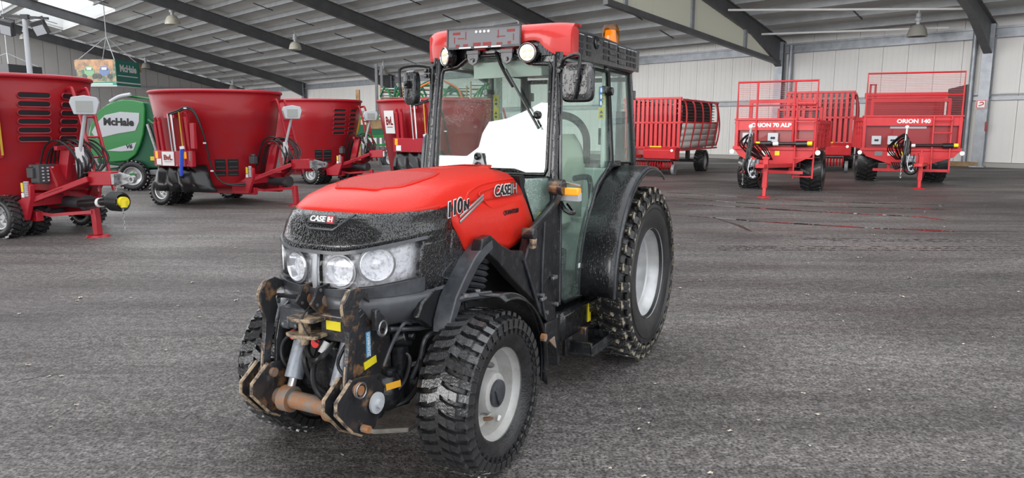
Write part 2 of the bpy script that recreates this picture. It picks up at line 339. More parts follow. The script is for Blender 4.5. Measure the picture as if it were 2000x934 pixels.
# gable wall on the left
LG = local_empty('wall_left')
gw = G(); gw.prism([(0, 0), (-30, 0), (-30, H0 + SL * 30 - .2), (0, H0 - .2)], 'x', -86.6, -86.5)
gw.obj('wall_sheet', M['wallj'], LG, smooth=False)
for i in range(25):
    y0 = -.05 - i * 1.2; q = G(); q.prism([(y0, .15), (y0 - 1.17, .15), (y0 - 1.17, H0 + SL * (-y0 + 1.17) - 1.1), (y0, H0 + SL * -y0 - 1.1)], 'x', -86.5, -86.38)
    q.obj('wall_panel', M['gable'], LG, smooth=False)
g_ = G(); g_.box((-86.3, -15, 3.2), (.15, 30, .18)).box((-86.3, -15, 6.3), (.15, 30, .14)); g_.obj('girt', M['galv'], LG, smooth=False)
# roof
CE = local_empty('ceiling')
SX0, SX1, SS0, SS1 = -82.5, -65.5, 19.4, 23.6
rf = G()
def cell(a0, a1, s0, s1):
    rf.add([(a0, -s0, roofz(s0)), (a1, -s0, roofz(s0)), (a1, -s1, roofz(s1)), (a0, -s1, roofz(s1)), (a0, -s0, roofz(s0) + .12), (a1, -s0, roofz(s0) + .12), (a1, -s1, roofz(s1) + .12), (a0, -s1, roofz(s1) + .12)],
           [(0, 3, 2, 1), (4, 5, 6, 7), (0, 1, 5, 4), (1, 2, 6, 5), (2, 3, 7, 6), (3, 0, 4, 7)])
cell(-88, 16, -.6, SS0); cell(-88, SX0, SS0, SS1); cell(SX1, 16, SS0, SS1); cell(-88, 16, SS1, 24.4); cell(-88, 16, 27.7, 28)
rf.obj('roof_sheet', M['sheet'], CE, smooth=False)
# skylight: a raised curb with clear panes above
sk = G()
for (a0, a1, s0, s1) in ((SX0, SX1, SS0 - .05, SS0), (SX0, SX1, SS1, SS1 + .05), (SX0 - .05, SX0, SS0, SS1), (SX1, SX1 + .05, SS0, SS1)):
    sk.add([(a0, -s0, roofz(s0) - .1), (a1, -s0, roofz(s0) - .1), (a1, -s1, roofz(s1) - .1), (a0, -s1, roofz(s1) - .1), (a0, -s0, roofz(s0) + 1.2), (a1, -s0, roofz(s0) + 1.2), (a1, -s1, roofz(s1) + 1.2), (a0, -s1, roofz(s1) + 1.2)],
           [(0, 3, 2, 1), (4, 5, 6, 7), (0, 1, 5, 4), (1, 2, 6, 5), (2, 3, 7, 6), (3, 0, 4, 7)])
RA = -87.6
while RA < 15:      # ridge light: translucent panes added along the roof top to brighten the hall
    q = G(); q.add([(RA, -24.4, roofz(24.4) + .1), (RA + 3.9, -24.4, roofz(24.4) + .1), (RA + 3.9, -27.7, roofz(27.7) + .1), (RA, -27.7, roofz(27.7) + .1)], [(0, 1, 2, 3)]); q.obj('added_ridge_pane', M['skypane'], CE, smooth=False); RA += 4.0
sk.obj('skylight_curb', M['white'], CE, smooth=False)
for i in range(5):
    a0 = SX0 + i * 3.4 + .04; a1 = a0 + 3.32; q = G()
    q.add([(a0, -SS0, roofz(SS0) + 1.2), (a1, -SS0, roofz(SS0) + 1.2), (a1, -SS1, roofz(SS1) + 1.2), (a0, -SS1, roofz(SS1) + 1.2)], [(0, 1, 2, 3)])
    q.obj('skylight_pane', M['skypane'], CE, smooth=False)
s = 1.0
while s < 28:
    segs = [(-88, 16)] if not (SS0 - .3 < s < SS1 + .1) else [(-88, SX0), (SX1, 16)]
    for a0, a1 in segs:
        q = G(); zt = roofz(s) - .02; q.box(((a0 + a1) / 2, -s, zt - .17), (a1 - a0, .07, .30)).box(((a0 + a1) / 2, -s - .05, zt - .31), (a1 - a0, .14, .025)); q.obj('purlin', M['purlin'], CE, smooth=False)
    s += 1.55
for a in COLS:
    q = G()
    def flange(z0, s0, z1, s1, wd, th):
        q.bar((a, -s0, z0), (a, -s1, z1), th, wd) if False else q.add([(a - wd / 2, -s0, z0), (a + wd / 2, -s0, z0), (a + wd / 2, -s1, z1), (a - wd / 2, -s1, z1), (a - wd / 2, -s0, z0 + th), (a + wd / 2, -s0, z0 + th), (a + wd / 2, -s1, z1 + th), (a - wd / 2, -s1, z1 + th)],
            [(0, 3, 2, 1), (4, 5, 6, 7), (0, 1, 5, 4), (1, 2, 6, 5), (2, 3, 7, 6), (3, 0, 4, 7)])
    flange(roofz(0) - .38, 0, roofz(28) - .38, 28, .34, .05)
    flange(roofz(3.6) - 1.12, 3.6, roofz(28) - 1.12, 28, .34, .05); flange(roofz(0) - 1.75, 0.2, roofz(3.6) - 1.12, 3.6, .34, .05)
    q.prism([(0, roofz(0) - .36), (-28, roofz(28) - .36), (-28, roofz(28) - 1.1), (-3.6, roofz(3.6) - 1.1), (-.2, roofz(0) - 1.73)], 'x', a - .03, a + .03)
    q.obj('rafter', M['rafter'], CE, smooth=False)
for i, a in enumerate(COLS[:-1]):      # short sag rods between purlins halfway along each bay
    mid = (a + COLS[i + 1]) / 2; q = G()
    for k in range(7): s = 2.2 + k * 3.1; q.bar((mid, -s, roofz(s) - .36), (mid, -s - 1.4, roofz(s + 1.4) - .36), .05, .05)
    tag(q.obj('sag_rod', M['darkgrey'], CE, smooth=False))
# white tube brace near the right bay
for (a0, s0, a1, s1) in ((-18.3, 3.0, -10.2, 1.2), (-18.3, 6.5, -9, 3.2)):
    q = G(); q.cyl((a0, -s0, roofz(s0) - .9), (a1, -s1, roofz(s1) - .75), .05, n=8); q.obj('brace_tube', M['white'], CE)
# translucent partition under rafter at column E
PA = -18.55
pt = empty('partition', (0, 0, 0)); pt.matrix_world = MW; tag(pt, 'hanging partition of translucent corrugated sheets on a dark bottom beam', 'partition')
def low(s): return 5.38 + .092 * s
s = .35
while s < 15.2:
    s1 = min(s + 1.2, 15.4); rows = [[], []]
    n_ = 9
    for k in range(n_ * 2 + 1):
        t = s + (s1 - s - .03) * k / (n_ * 2); off = .03 if k % 2 else -.03
        top = roofz(t) - 1.13 if t > 3.6 else roofz(0) - 1.78 + (t / 3.6) * (roofz(3.6) - 1.12 - roofz(0) + 1.75)
        rows[0].append((PA + off, -t, low(t))); rows[1].append((PA + off, -t, max(top, low(t) + .02)))
    q = G(); q.grid(rows); q.obj('translucent_sheet', M['translucent'], pt, smooth=False); s += 1.2
q = G(); q.add([(PA - .12, -.2, low(.2) - .22), (PA + .12, -.2, low(.2) - .22), (PA + .12, -15.6, low(15.6) - .22), (PA - .12, -15.6, low(15.6) - .22), (PA - .12, -.2, low(.2)), (PA + .12, -.2, low(.2)), (PA + .12, -15.6, low(15.6)), (PA - .12, -15.6, low(15.6))],
    [(0, 3, 2, 1), (4, 5, 6, 7), (0, 1, 5, 4), (1, 2, 6, 5), (2, 3, 7, 6), (3, 0, 4, 7)]); q.obj('bottom_beam', M['rafter'], pt, smooth=False)
for t in (4.35, 9.35, 14.4):
    q = G(); q.box((PA + .08, -t, (low(t) + roofz(t) - 1.1) / 2), (.1, .22, roofz(t) - 1.1 - low(t))); q.obj('post', M['galv'], pt, smooth=False)
# added unseen canopy behind the camera, far edge shaped for the windscreen reflection
q = G(); q.prism([(-30, -41), (8, -41), (8, -56), (-6.3, -57.2), (-7.2, -58.8), (-8.1, -60.2), (-9.0, -61), (-9.8, -63.5), (-10.7, -67), (-12, -70), (-30, -75)], 'z', 7.45, 7.75); cn = q.obj('reflection_canopy', M['sheet'], smooth=False); cn.matrix_world = MW; pass
cn['kind'] = 'structure'; cn.name = 'added_canopy'
# ------------------------------------------------------------------ tyres (shared by all machines)
def treaded_tire(parent, cx, cy, R, W, rimR, side, n, style, mtread, name='tire'):
    """outer face towards side (+1 = +y). local origin at the wheel centre"""
    h = W / 2; Rc = R - .028
    prof = [(rimR, -h * .78), (rimR + .02, -h * .92), (rimR + (R - rimR) * .45, -h * 1.0), (Rc - .07, -h * .97), (Rc - .02, -h * .86), (Rc, -h * .6), (Rc + .004, 0), (Rc, h * .6), (Rc - .02, h * .86), (Rc - .07, h * .97), (rimR + (R - rimR) * .45, h * 1.0), (rimR + .02, h * .92), (rimR, h * .78)]
    g = G(); g.lathe(prof, axis=(0, 1, 0), n=56)
    for rr in (.5, .62, .72): g.lathe([(rimR + (R - rimR) * rr, side * h * .985), (rimR + (R - rimR) * rr + .006, side * (h * 1.0 + .005)), (rimR + (R - rimR) * rr + .014, side * h * .985)], axis=(0, 1, 0), n=56)
    t = g.obj(name, M['rubber'], parent, loc=(cx, cy, R), ang=50)
    cl = 2 * PI * R / n
    def blk(nm, lx, wy, hz, shear, taper=.86, drop=0):
        g = G(); vs = []
        for z, k in ((-.02, 1.0), (hz, taper)):
            for (sx, sy) in ((-1, -1), (1, -1), (1, 1), (-1, 1)):
                vs.append((sx * lx / 2 * k + sy * shear * lx / 2, sy * wy / 2 * k, z - (drop if sy > 0 else 0)))
        g.add(vs, [(0, 3, 2, 1), (4, 5, 6, 7), (0, 1, 5, 4), (1, 2, 6, 5), (2, 3, 7, 6), (3, 0, 4, 7)]); return g.mesh('tread_block', mtread, smooth=False)
    if style == 'front':
        kinds = [(.17, blk('a', cl * .74, W * .26, .030, .55), 0), (.50, blk('b', cl * .66, W * .24, .028, .25), .18), (.84, blk('c', cl * .62, W * .24, .026, .12, drop=.02), .30)]
    else:
        kinds = [(.22, blk('a', cl * .62, W * .36, .040, .9), 0), (.62, blk('b', cl * .52, W * .32, .040, .45), .34), (.90, blk('c', cl * .5, W * .16, .030, .2, drop=.03), .5)]
    for k in range(n):
        for sgn in (-1, 1):
            for fy, me, ph in kinds:
                an = 2 * PI * (k + (.5 if sgn < 0 else 0)) / n + ph * 2 * PI / n * .9
                rad = Rc - .006 - (.012 if fy > .8 else 0)
                rm = Matrix.Rotation(an, 4, 'Y') @ Matrix.Translation((0, sgn * fy * h, rad))
                if sgn < 0: rm = rm @ Matrix.Diagonal((1, -1, 1, 1))
                inst('tread_block', me, t, rm)
    # sidewall lug ends
    q = G()
    for k in range(n):
        an = 2 * PI * k / n; m = Matrix.Rotation(an, 3, 'Y')
        q.box(m @ Vector((0, side * (h * .985), Rc - .05)), (cl * .35, .014, .07), m)
    tag(q.obj('sidewall_lug', M['rubber'], t, smooth=False), kind='stuff')
    return t
def simple_tire(parent, cx, cy, R, W, rimR, side, cz=None, lugs=24, rimm=None, hub=True):
    cz = R if cz is None else cz; h = W / 2
    g = G(); g.lathe([(rimR, -h * .8), (rimR + .03, -h * .98), (R - .05, -h), (R - .015, -h * .8), (R, -h * .3), (R, h * .3), (R - .015, h * .8), (R - .05, h), (rimR + .03, h * .98), (rimR, h * .8)], axis=(0, 1, 0), n=36)
    t = g.obj('tire', M['rubber'], parent, loc=(cx, cy, cz), ang=50)
    q = G()
    for k in range(lugs):
        for sg in (-1, 1):
            an = 2 * PI * (k + (.5 if sg < 0 else 0)) / lugs; m = Matrix.Rotation(an, 3, 'Y') @ Matrix.Rotation(sg * .45, 3, 'Z')
            c = Matrix.Rotation(an, 3, 'Y') @ Vector((0, sg * h * .48, R + .004)); q.box(c, (.055, W * .46, .03), m)
    tag(q.obj('tread_lug', M['tread'], t, smooth=False), kind='stuff')
    s = side
    q = G(); q.lathe([(rimR + .012, s * h * .86), (rimR + .012, s * h * .80), (rimR - .02, s * h * .76), (rimR - .03, s * h * .2), (rimR * .55, s * h * .1), (rimR * .5, s * h * .25), (rimR * .28, s * h * .25), (rimR * .26, s * h * .45), (.001, s * h * .45)], axis=(0, 1, 0), n=28)
    r = q.obj('rim', rimm or M['rim'], t, ang=30)
    q = G(); q.lathe([(rimR - .02, -s * h * .3), (.001, -s * h * .3)], axis=(0, 1, 0), n=20); q.obj('inner_disc', M['darkgrey'], r)
    for k in range(6):
        an = 2 * PI * k / 6; c = Vector((math.sin(an) * rimR * .4, s * h * .26, math.cos(an) * rimR * .4)); b = G(); b.cyl(c, c + Vector((0, s * .03, 0)), .016, n=6); b.obj('wheel_nut', M['steel'], r)
    return t
# ------------------------------------------------------------------ TRACTOR (x forward, y to its left, z up)
YAW = math.radians(27.612)
T = empty('tractor', (.3626, 5.6847, 0), -PI / 2 - YAW)
tag(T, 'red and black narrow vineyard tractor with glass cab and rusty front linkage', 'tractor')
# --- levels of the bonnet: z, half width, front x
LV = [(.77, .27, 2.60), (.81, .34, 2.68), (.88, .385, 2.72), (.96, .40, 2.735), (1.08, .405, 2.735), (1.18, .405, 2.72), (1.26, .397, 2.69), (1.33, .385, 2.64), (1.38, .37, 2.56), (1.42, .345, 2.44), (1.45, .31, 2.26), (1.475, .22, 2.0), (1.487, .10, 1.75)]
def lv(z):
    if z <= LV[0][0]: return LV[0][1:]
    for a, b in zip(LV, LV[1:]):
        if a[0] <= z <= b[0]:
            t = (z - a[0]) / (b[0] - a[0]); return (a[1] + (b[1] - a[1]) * t, a[2] + (b[2] - a[2]) * t)
    return LV[-1][1:]
def outline(z, t, off=0, xr=None, depth=.50, ex=2.9):
    """t in [-1,1]; +-.. from side (|t|=1) to the nose (t=0); returns point on the body skin"""
    hw, xf = lv(z); hw += off; xf += off; xs = xf - depth; an = (1 - abs(t)) * PI / 2      # an=0 side, pi/2 nose
    c = math.cos(an) ** (2 / ex); s_ = math.sin(an) ** (2 / ex)
    return (xs + depth * s_, math.copysign(hw * c, t) if t else 0.0, z)
def oy(z, y, off=0, ex=2.9, depth=.5):
    """point on the nose skin at lateral position y"""
    hw, xf = lv(z); hw += off; xf += off; k = min(abs(y) / hw, 1); return ((xf - depth) + depth * (1 - k ** ex) ** (1 / ex), y, z)
TS = [-1 + 2 * i / 28 for i in range(29)]
def xb(z):   # rear edge of the black mask on the side
    if z > 1.26: return 2.20
    if z > 1.10: return 2.09 + (z - 1.10) / .16 * .11
    return 2.09 + (1.10 - z) * .6
def ring(z, off=0):
    pts = [outline(z, t, off) for t in TS]; hw = lv(z)[0] + off
    return [(xb(z), -hw, z)] + pts + [(xb(z), hw, z)]
zs = [.77, .81, .88, .955]
g = G(); g.grid([ring(z) for z in zs]); g.grid([[(xb(.77), -.2, .75)] + [(p[0] - .12, p[1] * .8, .75) for p in [outline(.77, t) for t in TS]] + [(xb(.77), .2, .75)], ring(.77)])
lower = g.obj('lower_grille_shell', mat('grey_bumper_plastic', (.07, .075, .085), .35, coat=.2, col2=(.10, .105, .115), nscale=7), T, thick=.012)
# mask between lamps and bonnet, and beside the lamps
def lamp_lo(y): return .985 + .035 * (abs(y) / .4) ** 2
def lamp_hi(y): return 1.150 + .055 * (max(0, abs(y) - .12) / .28) ** 1.3
YS = [-.396, -.39, -.38, -.365, -.34, -.3, -.25, -.2, -.15, -.1, -.05, 0, .05, .1, .15, .2, .25, .3, .34, .365, .38, .39, .396]
def yy(z, y, off=0): hw = lv(z)[0]; return oy(z, y / .405 * (hw + off), off)
TM = [-1 + 2 * i / 48 for i in range(49)]
def ycol(t): return outline(1.15, t)[1]
g = G()
g.grid([[outline(lamp_hi(ycol(t)) + .008 + (1.328 - lamp_hi(ycol(t)) - .008) * k / 6, t) for t in TM] for k in range(7)])
for sg in (-1, 1):
    g.grid([[outline(.952 + (lamp_hi(ycol(t)) + .008 - .952) * k / 6, sg * t) for t in (.795, .82, .85, .88, .91, .94, .97, 1.0)] for k in range(7)])
    rows = []
    for k in range(9):
        z = .95 + (1.328 - .95) * k / 8; hw = lv(z)[0]; xs = lv(z)[1] - .5
        rows.append([(xb(z) + (xs - xb(z)) * i / 4, sg * hw, z) for i in range(5)])
    g.grid(rows)
mask = g.obj('front_mask', M['blackwet'], T, thick=.012)
# rim strip over lamps, bumper strip under lamps
for nm, f0, f1, o1 in (('lamp_brow', lambda y: lamp_hi(y) + .012, lambda y: lamp_hi(y) - .004, .012), ('lamp_sill', lambda y: lamp_lo(y) + .002, lambda y: .955, .010)):
    g = G(); g.grid([[yy(f0(y), y, .002) for y in YS], [yy(f0(y), y, o1) for y in YS], [yy(f1(y), y, o1) for y in YS], [yy(f1(y), y, 0) for y in YS]]); g.obj(nm, M['graytrim'], T)
# crease groove lines across the flank of mask
for sg in (-1, 1):
    g = G(); g.tube([(2.22, sg * .402, 1.215), (2.12, sg * .402, 1.19), (2.09, sg * .4, 1.17)], .004, n=5); g.tube([(xb(1.0) + .01, sg * .405, .96), (2.3, sg * .407, 1.0), (2.2, sg * .405, 1.06)], .006, n=5); g.obj('mask_crease', M['graytrim'], T)
# headlamps: reflector shell, bowls, divider, clear lens
for sg in (-1, 1):
    ya, yb = (.012, .392)
    ys = [sg * (ya + (yb - ya) * i / 16) for i in range(17)]
    g = G(); g.grid([[yy(lamp_lo(y) + (lamp_hi(y) - lamp_lo(y)) * k / 4, y, -.035) for y in ys] for k in range(5)]); 
    hl = g.obj('headlamp', M['reflector'], T, thick=.004)
    g = G()
    g.grid([[yy(lamp_lo(y) + (lamp_hi(y) - lamp_lo(y)) * k / 4, y, .004) for y in ys] for k in range(5)]); g.obj('lamp_lens', M['lens'], hl, thick=.004)
    for (yc, rr, dz) in ((.135, .074, 0), (.290, .080, .012)):
        zc = (lamp_lo(yc) + lamp_hi(yc)) / 2 + dz; p = Vector(yy(zc, sg * yc, -.014)); p2 = Vector(yy(zc, sg * (yc + .02), -.014)); tx = (p2 - p).normalized(); nrm = tx.cross(Vector((0, 0, 1))) * (1 if sg > 0 else -1)
        if nrm.x < 0: nrm = -nrm
        g = G(); g.lathe([(rr, 0), (rr - .006, .012), (rr - .012, .0), (rr * .75, -.035), (rr * .4, -.06), (.012, -.07)], p, nrm, n=26); bo = g.obj('reflector_bowl', M['chrome'] if yc < .2 else M['reflector'], hl, ang=60)
        g = G(); g.ball(p + nrm * -.03, rr * .36, 14); g.obj('projector_glass', M['reflector'], hl)
        g = G(); g.lathe([(rr + .006, -.004), (rr + .006, .006), (rr - .002, .006)], p, nrm, n=28); g.obj('bezel_ring', M['steel'], hl)
g = G(); g.grid([[yy(z_, -.012, .006) for z_ in (.985, 1.07, 1.152)], [yy(z_, .012, .006) for z_ in (.985, 1.07, 1.152)]]); g.obj('lamp_divider', M['lightgrey'], T, thick=.01)
# badge recess and badge on the nose
g = G()
rows = []
for k in range(5):
    f = k / 4; hwid = .17 * (1 - f * .55); zz = 1.325 - f * .075
    rows.append([yy(zz, -hwid + 2 * hwid * i / 10, -.004 if 0 < i < 10 and k < 4 else .006) for i in range(11)])
g.grid(rows); g.obj('badge_recess', M['graytrim'], T, thick=.008)
mb = frame(oy(1.298, 0, .018), (0, 1, 0), (-.25, 0, 1)); g = G(); g.box((0, 0, 0), (.165, .040, .008)); bd = g.obj('nose_badge', M['darkgrey'], T, bevel=.003, mtx=mb)
text('CASE', .036, M['decalw'], bd, Matrix.Translation((-.022, 0, .006)), bold=.0012, shear=.2, sx=1.1)
g = G(); g.box((.056, 0, .005), (.038, .034, .004)); g.obj('badge_square', M['red'], bd); text('IH', .032, M['decalw'], bd, Matrix.Translation((.056, 0, .009)), bold=.001)
# bonnet (red): top and flanks
XR = lambda z: 1.27 + (z - 1.08) * .45
g = G()
top = []
for z in (1.322, 1.35, 1.38, 1.40, 1.42, 1.435, 1.45, 1.462, 1.475, 1.482, 1.487):
    hw, xf = lv(z); row = [(XR(min(z, 1.44)), -hw, z), (XR(1.44) + (xf - .5 - XR(1.44)) * .5, -hw, z)] + [outline(z, t) for t in TS] + [(XR(1.44) + (xf - .5 - XR(1.44)) * .5, hw, z), (XR(min(z, 1.44)), hw, z)]
    top.append(row)
g.grid(top); hwt = .10
lastrow = top[-1]; half = len(lastrow) // 2
g.grid([lastrow[:half + 1], [lastrow[-1 - i] for i in range(half + 1)]])
bon = g.obj('bonnet', M['hood'], T, thick=.006, ang=28)
def lowz(x): # lower edge of red flank
    P = [(1.25, 1.10), (1.45, 1.055), (1.62, 1.03), (1.78, 1.07), (1.93, 1.10), (2.09, 1.09), (2.2, 1.09)]
    for a, b in zip(P, P[1:]):
        if a[0] <= x <= b[0]: return a[1] + (b[1] - a[1]) * (x - a[0]) / (b[0] - a[0])
    return P[0][1]
for sg in (-1, 1):
    g = G(); rows = []
    for k in range(13):
        f = k / 12; col = []
        for j in range(9):
            h_ = j / 8; x0 = 1.265 + h_ * .125; x1 = 2.085 + .115 * min(1, h_ * 1.5)
            xx = x0 + (x1 - x0) * f; z = lowz(xx) + (1.326 - lowz(xx)) * h_
            hw = lv(z)[0] + (.004 if j < 8 else 0); bul = .010 * math.sin(PI * f) * math.sin(PI * h_)
            col.append((xx, sg * (hw + bul), z))
        rows.append(col)
    g.grid(rows); fl_ = g.obj('bonnet_flank', M['hood'], T, thick=.006, ang=28)
    # moulded crease panels on the flank
    Y = sg * .402
    g = G(); g.tube([(1.42, sg * .385, 1.31), (1.60, Y - sg * .005, 1.295), (1.78, Y, 1.285), (1.86, Y - sg * .008, 1.33), (1.90, sg * .385, 1.37), (1.80, sg * .375, 1.385), (1.46, sg * .36, 1.405)], .004, n=6); g.obj('moulded_crease', M['hood'], fl_)
    g = G(); g.tube([(2.28, sg * .385, 1.335), (2.05, sg * .383, 1.35), (1.98, sg * .372, 1.385), (1.80, sg * .352, 1.415), (1.44, sg * .345, 1.425)], .006, n=6); g.obj('shoulder_crease', M['hood'], bon)
# vent field on the bonnet top
rows = []
for i in range(15):
    xx = 1.95 + .49 * i / 14; wd = .10 + .12 * math.sin(PI * (.18 + .6 * i / 14)) * (1 if i < 12 else (14.6 - i) / 3)
    def topz(x, y):
        lo, hi = 1.33, 1.487
        for _ in range(22):
            m_ = (lo + hi) / 2; hw, xf = lv(m_); k = abs(y) / max(hw, 1e-4)
            ok = k < 1 and x < (xf - .5) + .5 * (1 - k ** 2.9) ** (1 / 2.9)
            if ok: lo = m_
            else: hi = m_
        return lo
    rows.append([(xx, -wd + 2 * wd * j / 10, topz(xx, -wd + 2 * wd * j / 10) + .005) for j in range(11)])
g = G(); g.grid(rows); vf = g.obj('bonnet_vent', mat('red_vent_mesh', (.55, .03, .025), .5, bump=.9, bscale=160), bon, thick=.004)
g = G(); g.tube([rows[i][0] for i in range(15)] + [rows[14][5]] + [rows[i][10] for i in range(14, -1, -1)], .006, n=6); g.obj('vent_border', M['hood'], bon)
# decals on the left flank
def side_text(s_, x, z, size, m, y=.412, tilt=0, **k):
    return text(s_, size, m, T, frame((x, y, z), (-1, 0, -tilt), (0, 0, 1)), ext=.001, **k)
side_text('110', 2.190, 1.322, .098, M['decalw'], y=.411, tilt=-.12, bold=.008, shear=.2); side_text('110', 2.190, 1.322, .098, M['decal'], y=.4135, tilt=-.12, bold=.003, shear=.2)
side_text('N', 2.078, 1.326, .066, M['decalw'], y=.411, tilt=-.12, bold=.006, shear=.2); side_text('N', 2.078, 1.326, .066, M['decal'], y=.4135, tilt=-.12, bold=.003, shear=.2)
side_text('CASE', 1.668, 1.372, .078, M['decalw'], y=.400, tilt=.02, bold=.007, shear=.2); side_text('CASE', 1.668, 1.372, .078, M['decal'], y=.4025, tilt=.02, bold=.002, shear=.2)
side_text('IH', 1.530, 1.372, .082, M['decal'], y=.400, bold=.006); side_text('IH', 1.530, 1.372, .082, M['silverstripe'], y=.4025, bold=.001)
side_text('QUANTUM', 1.585, 1.245, .036, M['decal'], y=.414, bold=.001, shear=.2)
for k, dz in enumerate((0, -.026)):
    g = G(); a_, b_ = (2.135, 1.268 + dz), (1.895, 1.358 + dz * .7)
    g.add([(a_[0], .412, a_[1]), (b_[0], .412, b_[1]), (b_[0], .410, b_[1] + .013), (a_[0], .411, a_[1] + .013)], [(0, 1, 2, 3)]); g.obj('silver_stripe', M['silverstripe'], T, thick=.002)
# --- engine bay, chassis, belly
g = G(); g.box((1.75, 0, .78), (1.35, .42, .50)).box((2.25, 0, .86), (.6, .50, .26)).box((1.3, 0, 1.2), (.25, .6, .4)); g.obj('engine', M['interior'], T, bevel=.02)
g = G(); g.box((1.0, 0, .55), (2.3, .34, .34)).box((0, 0, .60), (.7, .40, .45)).box((2.45, 0, .60), (.55, .30, .26)); g.obj('gearbox_housing', M['frameblk'], T, bevel=.03)
g = G(); g.cyl((0, -.62, .6404), (0, .62, .6404), .11).cyl((0, -.45, .6404), (0, .45, .6404), .19); g.obj('rear_axle', M['frameblk'], T, bevel=.01)
g = G(); g.cyl((2.2114, -.44, .42), (2.2114, .44, .42), .075).ball((2.2114, 0, .42), .17, 16, (1, 1.1, .9)).box((2.2114, .35, .42), (.16, .16, .2)).box((2.2114, -.35, .42), (.16, .16, .2)); g.obj('front_axle', M['frameblk'], T, bevel=.01)
g = G(); g.prism([(1.95, -.22), (1.95, .28), (2.40, .26), (2.50, .12), (2.50, -.10), (2.40, -.20)], 'z', .20, .225); g.obj('skid_plate', M['skid'], T, bevel=.004)
# ribbed fairing under the mask, wheel arch strips
for sg in (-1, 1):
    g = G(); g.prism([(2.1, 1.09), (2.02, 1.12), (1.98, 1.09), (2.12, .98), (2.26, .86), (2.34, .74), (2.40, .76), (2.50, .83), (2.46, .90), (2.33, .96), (2.22, 1.02)], 'y', sg * .36, sg * .40)
    g.obj('fairing', M['black'], T, bevel=.01)
    pts = [(1.96, 1.14), (2.05, 1.115), (2.14, 1.065), (2.24, .98), (2.32, .90), (2.375, .80), (2.38, .74)]
    g = G(); rows = []
    for (xx, zz), (dx, dz) in zip(pts, [(.0, -.05), (-.02, -.05), (-.035, -.04), (-.045, -.03), (-.05, -.02), (-.05, 0), (-.05, 0)]):
        rows.append([(xx, sg * .40, zz), (xx, sg * .50, zz + .004), (xx + dx, sg * .505, zz + dz), (xx + dx, sg * .40, zz + dz)])
    g.grid(rows, closed=True); g.add([rows[-1][i] for i in range(4)], [(0, 1, 2, 3)]); g.obj('wheel_arch_strip', M['graytrim'], T, bevel=.006)
    g = G(); g.prism([(2.18, .80), (2.27, .93), (2.2, 1.0), (2.1, 1.06), (2.0, 1.08), (2.0, .78)], 'y', sg * .33, sg * .345); g.obj('inner_fairing', M['black'], T)
# intake bellows visible behind the arch
g = G()
for i in range(7): g.lathe([(.085, 0), (.10, .014), (.085, .028)], (1.95 - i * .012, .33, .80 + i * .032), (-.3, 0, 1), n=18)
g.obj('ribbed_hose', M['graytrim'], T)
# black steel side box between bonnet and cab
for sg in (1, -1):
    g = G(); g.prism([(2.06, 1.155), (1.97, 1.165), (1.86, 1.10), (1.72, 1.045), (1.60, 1.03), (1.57, .98), (1.50, 1.10), (1.12, 1.27), (1.10, 1.20), (1.14, .52), (1.22, .50), (1.36, .60), (1.40, .67), (1.55, .77), (1.74, .895), (1.90, 1.015), (1.99, 1.07), (2.10, 1.06)], 'y', sg * .44, sg * .50)
    sb = g.obj('side_panel', M['frameblk'], T, bevel=.008, smooth=False)
    g = G(); g.tube([(1.60, sg * .505, .98), (1.50, sg * .51, .80), (1.38, sg * .505, .62)], .010, n=6, smooth=False); g.tube([(1.33, sg * .505, 1.17), (1.36, sg * .505, .75), (1.30, sg * .505, .56)], .008, n=6); g.obj('panel_seam', M['graytrim'], sb)
    g = G(); g.tube([(1.55, sg * .50, 1.13), (1.50, sg * .52, 1.15), (1.30, sg * .53, 1.235), (1.20, sg * .53, 1.29), (1.16, sg * .53, 1.36), (1.15, sg * .52, 1.39)], .022, n=10); g.obj('grab_bar', M['frameblk'], sb)
    g = G(); g.cyl((1.17, sg * .47, 1.36), (1.17, sg * .56, 1.36), .05); g.obj('pivot_clamp', M['rustblk'], sb, bevel=.005); g = G(); g.cyl((1.545, sg * .47, 1.12), (1.545, sg * .55, 1.12), .034); g.obj('pivot_clamp', M['rustblk'], sb, bevel=.005)
    g = G(); g.box((1.545, sg * .535, 1.065), (.05, .03, .06)); g.obj('rusty_bracket', M['tan'], sb, bevel=.006)
    g = G()
    for (bx, bz) in ((1.17, .80), (1.36, .72), (1.30, .60), (1.15, .62)): g.cyl((bx, sg * .5, bz), (bx, sg * .52, bz), .014, n=6)
    g.obj('panel_bolt', M['steel'], sb)
    g = G(); g.box((1.20, sg * .515, .80), (.07, .02, .018)).box((1.36, sg * .515, .70), (.07, .02, .018)); g.obj('latch', M['steel'], sb, bevel=.003)
g = G(); g.prism([(1.28, .94), (1.24, 1.25), (1.36, 1.44), (1.42, 1.44), (1.32, 1.12), (1.40, .98)], 'y', -.38, .38); g.obj('rear_bulkhead', M['interior'], T)
g = G(); g.box((1.222, .43, 1.16), (.012, .07, .09)); g.obj('yellow_label', M['yellow'], T)
for sg in (1, -1):
    g = G(); g.add([(1.10, sg * .435, 1.41), (1.37, sg * .37, 1.42), (1.25, sg * .42, 1.10), (1.13, sg * .45, 1.22)], [(0, 1, 2, 3)]); g.obj('lower_side_glass', M['sideglass'], T, thick=.004, smooth=False)
